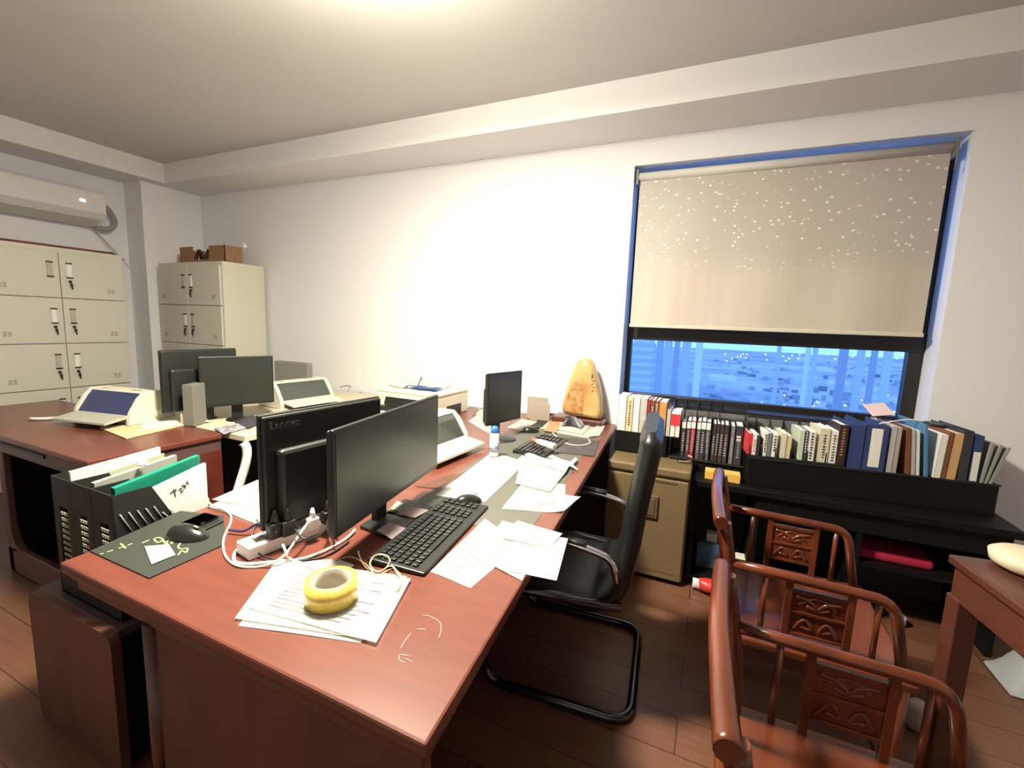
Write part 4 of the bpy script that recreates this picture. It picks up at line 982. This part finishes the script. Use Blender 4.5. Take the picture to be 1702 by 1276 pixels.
book(1545, 1550, 706, PR, ZR, .26, cm('sky_blue', (.10, .24, .42)), 'sky blue folder wall left of the white-spined one', False, 'folder', lean=-.12, cat='folder')
book(1556, 1568, 722, PR, ZR, .26, whc, 'white-spined blue folder right of the gap', True, 'folder', lean=.04, cat='folder')
book(1569, 1577, 718, PR, ZR, .25, brc, 'red-brown folder beside the orange one', True, 'folder', lean=.04, cat='folder')
book(1578, 1594, 720, PR, ZR, .26, cm('peach', (.62, .36, .16)), 'orange-peach folder right of the white-spined one', True, 'folder', lean=.04, cat='folder')
book(1597, 1614, 716, PR, ZR, .27, dkc, 'wide black binder right of the orange folder', False, 'ring_binder', cat='binder')
book(1615, 1631, 724, PR, ZR, .25, navy, 'dark binder with white lower spine near the shelf right end', False, 'ring_binder', lab=(.02, .65, whc, .12), cat='binder')
clearf = mat('clear_folder', (.34, .34, .32), .35)
for i, (x0, yt, ln, l_) in enumerate([(1634, 735, .10, 'clear grey folder first of three leaning at the shelf end'), (1641, 737, .18, 'clear grey folder middle of three leaning at the shelf end'), (1648, 739, .26, 'clear grey folder rightmost leaning at the shelf end')]):
    book(x0, x0+5, yt, PR, ZR, .24, clearf, l_, True, 'folder', lean=ln, cat='folder')
# paper on top of the binders and other odds
a_ = onplane(1470, 700, *PR)
o = MB().box(0, .10, 0, .09, 0, .004, .001).build('paper_packet', pinkp, None, (a_.x-.02, a_.y+.10, 1.0)); o.rotation_euler = (.55, -.15, .3); o.location.z = onplane(1470, 706, *PR).z+.02; tag(o, 'pinkish packet lying tilted on the navy binders', 'packet')
bt_ = [onplane(x, y, *PR)+Vector((0, .06, 0)) for x, y in [(1468, 708), (1490, 704), (1520, 701), (1545, 704)]]
o = MB().tube([p-bt_[0] for p in bt_], .003, 6, 6).build('cable', wcab, None, bt_[0]); tag(o, 'white cable draped over the binders and gap', 'cable')
p = onplane(1640, 712, *PR)
o = MB().box(-.05, .05, 0, .10, 0, .01, .004).build('black_folder', blackp, None, (p.x-.10, p.y+.12, ZR+.222), ANG); tag(o, 'black flat item lying on top of the wide black binder', 'folder')
# yellow box
a_ = onz(1172, 783, .607); yb_ = thing('yellow_box', 'small bright yellow cardboard box under the wire organiser', 'box', (ony(1172, 783, 2.60).x, 2.58, .606))
wy = ony(1231, 788, 2.60).x-ony(1172, 783, 2.60).x
MB().box(0, wy, 0, .07, 0, .045, .002).build('carton', mat('yellow_card', (.72, .42, .08), .6), yb_)
MB().box(.002, wy-.002, .003, .067, .045, .0465).build('lid', mat('yellow_lid', (.78, .50, .14), .6), yb_)
P = [ony(x, y, 2.66) for x, y in [(1127, 759), (1138, 760), (1149, 758), (1151, 753), (1144, 750)]]
o = MB().grid(lambda u, v: (catmull([p-P[0] for p in P], 4)[int(round(u*16))])+Vector((0, -v*.03, 0)), 16, 1, .002).build('curled_paper', paper, None, P[0]); o.location.z = .664; tag(o, 'curled cream paper strip hanging before the wire organiser', 'paper')
# things in the credenza
def item(x, y, Y, wpx, hpx, d_, label, m_, name, cat, zfix=None, r=.003):
    a_ = ony(x, y, Y); b_ = ony(x+wpx, y, Y); t_ = ony(x, y-hpx, Y)
    z_ = zfix if zfix is not None else a_.z
    o_ = MB().box(0, b_.x-a_.x, 0, d_, 0, t_.z-a_.z, r).build(name, m_, None, (a_.x, Y, z_)); return tag(o_, label, cat)
item(1155, 940, 2.68, 50, 40, .12, 'blue carton on the credenza bottom shelf left end', mat('blue_carton', (.07, .16, .32), .5, var2=(.04, .06, .10), scale=10), 'carton', 'box', .0505)
item(1172, 915, 2.72, 18, 30, .06, 'cream carton standing on the blue carton', paper2, 'carton', 'box', None)
bpy.data.objects[-1] if False else None
item(1224, 918, 2.72, 20, 22, .08, 'cream tub at the foot of the far armchair back', paper2, 'tub', 'box', .052)
p = ony(1163, 962, 2.57)
o = MB().tube([(0, 0, .04), (.05, 0, .045), (.10, .0, .04)], [.03, .045, .045, .03], 12, 3, ry=.035).build('red_shoe', redp, None, (p.x, 2.50, .0)); tag(o, 'red slipper with a pale tip on the floor beside the safe', 'slipper')
o = MB().tube([(-.035, 0, .04), (0, 0, .04)], [.012, .028], 10, 2, ry=.03).build('toe_cap', whitep, o)
a_ = ony(1365, 935, 2.66); b_ = ony(1485, 950, 2.66)
o = MB().box(0, b_.x-a_.x, 0, .20, 0, .045, .015).build('folded_cloth', magenta, None, (a_.x, 2.62, .321)); o.location.x = .74; tag(o, 'magenta folded cloth on the credenza inner shelf', 'cloth')
p = ony(1432, 970, 2.64)
o = MB().lathe([(.02, 0), (.03, .01), (.03, .05), (.001, .052)], 12).build('small_jar', mat('dim_white', (.5, .5, .5), .4), None, (.95, 2.66, .0)); tag(o, 'small pale jar on the floor below the magenta cloth', 'jar')

# ------------------------------------------------------------------ rosewood armchairs
def armchair(loc, rz, label):
    t = thing('wooden_armchair', label, 'chair', loc, rz)
    Wd = .255; zt_ = .80; za = .655; zs = .43
    def arm(sy):
        y = sy*Wd
        a = MB().tube(rc([(.03, y, za+.005), (.20, y, za), (.455, y, za-.005), (.50, y, zs-.02)], .055, 8), .0155, 12).build('armrest', rosew, t)
    arm(-1); arm(1)
    MB().tube(catmull([Vector((-.014, -Wd-.03, zt_-.004)), Vector((-.020, -Wd*.6, zt_)), Vector((-.024, 0, zt_+.003)), Vector((-.020, Wd*.6, zt_)), Vector((-.014, Wd+.03, zt_-.004))], 6), .021, 12).build('top_rail', rosew, t)
    for sy in (-1, 1):
        MB().tube([(.0, sy*Wd, zt_-.01), (.03, sy*Wd, .62), (.045, sy*Wd, zs), (.045, sy*Wd, 0)], .018, 10, 4).build('leg', rosew, t)
        MB().tube([(.50, sy*Wd, zs), (.50, sy*Wd, 0)], .018, 10).build('leg', rosew, t)
        pn_ = MB(); y = sy*Wd
        pn_.box(.185, .205, y-.009, y+.009, zs, za, .002).box(.345, .365, y-.009, y+.009, zs, za, .002)
        pn_.box(.205, .345, y-.007, y+.007, .615, .625, .001).box(.205, .345, y-.007, y+.007, .545, .553, .001).box(.205, .345, y-.007, y+.007, .475, .483, .001)
        pn_.box(.205, .345, y-.002, y+.002, .483, .612)
        for sg in (-1, 1):
            pn_.tube([(.275+sg*.06, y, .60), (.275+sg*.02, y, .59), (.275, y, .565), (.275+sg*.03, y, .575)], .0065, 6, 4)
            pn_.tube([(.275+sg*.06, y, .49), (.275+sg*.03, y, .53), (.275+sg*.01, y, .50), (.275+sg*.04, y, .505)], .0065, 6, 4)
        pn_.tube([(.225, y, .575), (.275, y, .605), (.325, y, .575)], .005, 6, 4)
        pn_.build('carved_panel', rosew, t)
        for x in (.13, .42): MB().tube([(x, y, zs), (x, y, za-.005)], .0085, 8).build('spindle', rosew, t)
    bk_ = MB()
    bk_.box(-.004, .012, -.085, .085, 0, .37, .003, M=Matrix.Translation((.035, 0, zs)) @ Matrix.Rotation(-.17, 4, 'Y'))
    bk_.build('back_splat', rosew, t)
    for y in (-.17, .17): MB().tube([(.04, y, zs), (.01, y, .62), (-.022, y, zt_-.01)], .009, 8, 4).build('back_spindle', rosew, t)
    MB().box(.0, .53, -Wd-.025, Wd+.025, zs-.028, zs, .008, 3).build('seat', rosew, t)
    MB().box(.04, .505, -Wd, -Wd+.02, zs-.08, zs-.028).box(.04, .505, Wd-.02, Wd, zs-.08, zs-.028).box(.485, .505, -Wd, Wd, zs-.08, zs-.028).box(.04, .06, -Wd, Wd, zs-.08, zs-.028).build('apron', rosew2, t)
    MB().box(.05, .50, -Wd-.008, -Wd+.008, .12, .14).box(.05, .50, Wd-.008, Wd+.008, .12, .14).box(.49, .51, -Wd, Wd, .09, .115).build('stretcher', rosew2, t)
    return t
armchair((.085, 1.80, 0), 0, 'rosewood armchair farther from the camera, next to the credenza')
armchair((.085, .945, 0), 0, 'rosewood armchair nearest the camera at the bottom right')

# tea table
tt = thing('tea_table', 'square rosewood table cut off by the right edge of the photo', 'table', (.715, 1.745, 0), math.radians(9))
MB().box(0, .62, -.78, 0, .722, .75, .006).build('tabletop', rosew2, tt)
MB().box(.012, .60, -.765, -.015, .62, .722, .004).build('apron', rosew2, tt)
for sx in (.035, .585):
    for sy in (-.745, -.035): MB().box(sx-.028, sx+.028, sy-.028, sy+.028, 0, .63, .004).build('leg', rosew2, tt)
p = onz(1702, 945, .75)
o = MB().lathe([(.06, 0), (.085, .015), (.09, .04), (.075, .05), (.001, .052)], 28).build('round_box', mat('cream_lid', (.70, .60, .45), .5), None, (onz(1712, 950, .751).x, onz(1712, 950, .751).y, .751)); tag(o, 'round cream box on the rosewood table at the right edge', 'box')
p = onz(1690, 1120, 0)
o = MB().grid(lambda u, v: Vector(((u-.5)*.30, (v-.5)*.22, .006+.20*math.sin(u*PI)*math.sin(v*PI)*(1+.2*math.sin(u*11+v*7)))), 16, 14, .002).build('plastic_bag', mat('bag_white', (.62, .64, .68), .5), None, (p.x+.05, p.y-.07, 0)); tag(o, 'white plastic bag on the floor beneath the tea table', 'bag')
p = onz(1537, 1130, 0)
o = MB().lathe([(.03, 0), (.04, .02), (.04, .08), (.02, .10), (.001, .10)], 16).build('paper_cup', mat('dim_cup', (.5, .45, .40), .6), None, (ony(1535, 1130, 1.95).x, 1.95, 0)); tag(o, 'pale cup on the floor between armchair and tea table', 'cup')

# ------------------------------------------------------------------ groups of repeats
GR = {'book': 'books standing below the window', 'ring_binder': 'ring binders below the window', 'monitor': 'black monitors on the desks', 'keyboard': 'black keyboards on the desks', 'computer_mouse': 'black computer mice',
      'dot_matrix_printer': 'cream dot-matrix printers', 'wooden_armchair': 'rosewood armchairs', 'steel_cabinet': 'pale steel locker cabinets', 'paper_sheet': 'loose paper sheets on the desks', 'plug': 'plugs in the power strip',
      'tower_block': 'tower blocks outside the window', 'low_building': 'low white buildings outside the window', 'book_organiser': 'wire book organisers', 'riser_shelf': 'black riser boxes under the books', 'sticky_note': 'small notes on the near desk',
      'acrylic_frame': 'smoky acrylic frames', 'dark_bottle': 'dark bottles in the cardboard box', 'cable': 'cables on the desks', 'office_desk': 'office desks'}
for o in S.objects:
    if o.parent is None and o.get('label') and not o.get('group'):
        b_ = o.name.split('.')[0]
        if b_ == 'folder': o['group'] = 'folders in the file rack' if o.location.x < -1 else 'folders below the window'
        elif b_ in GR: o['group'] = GR[b_]
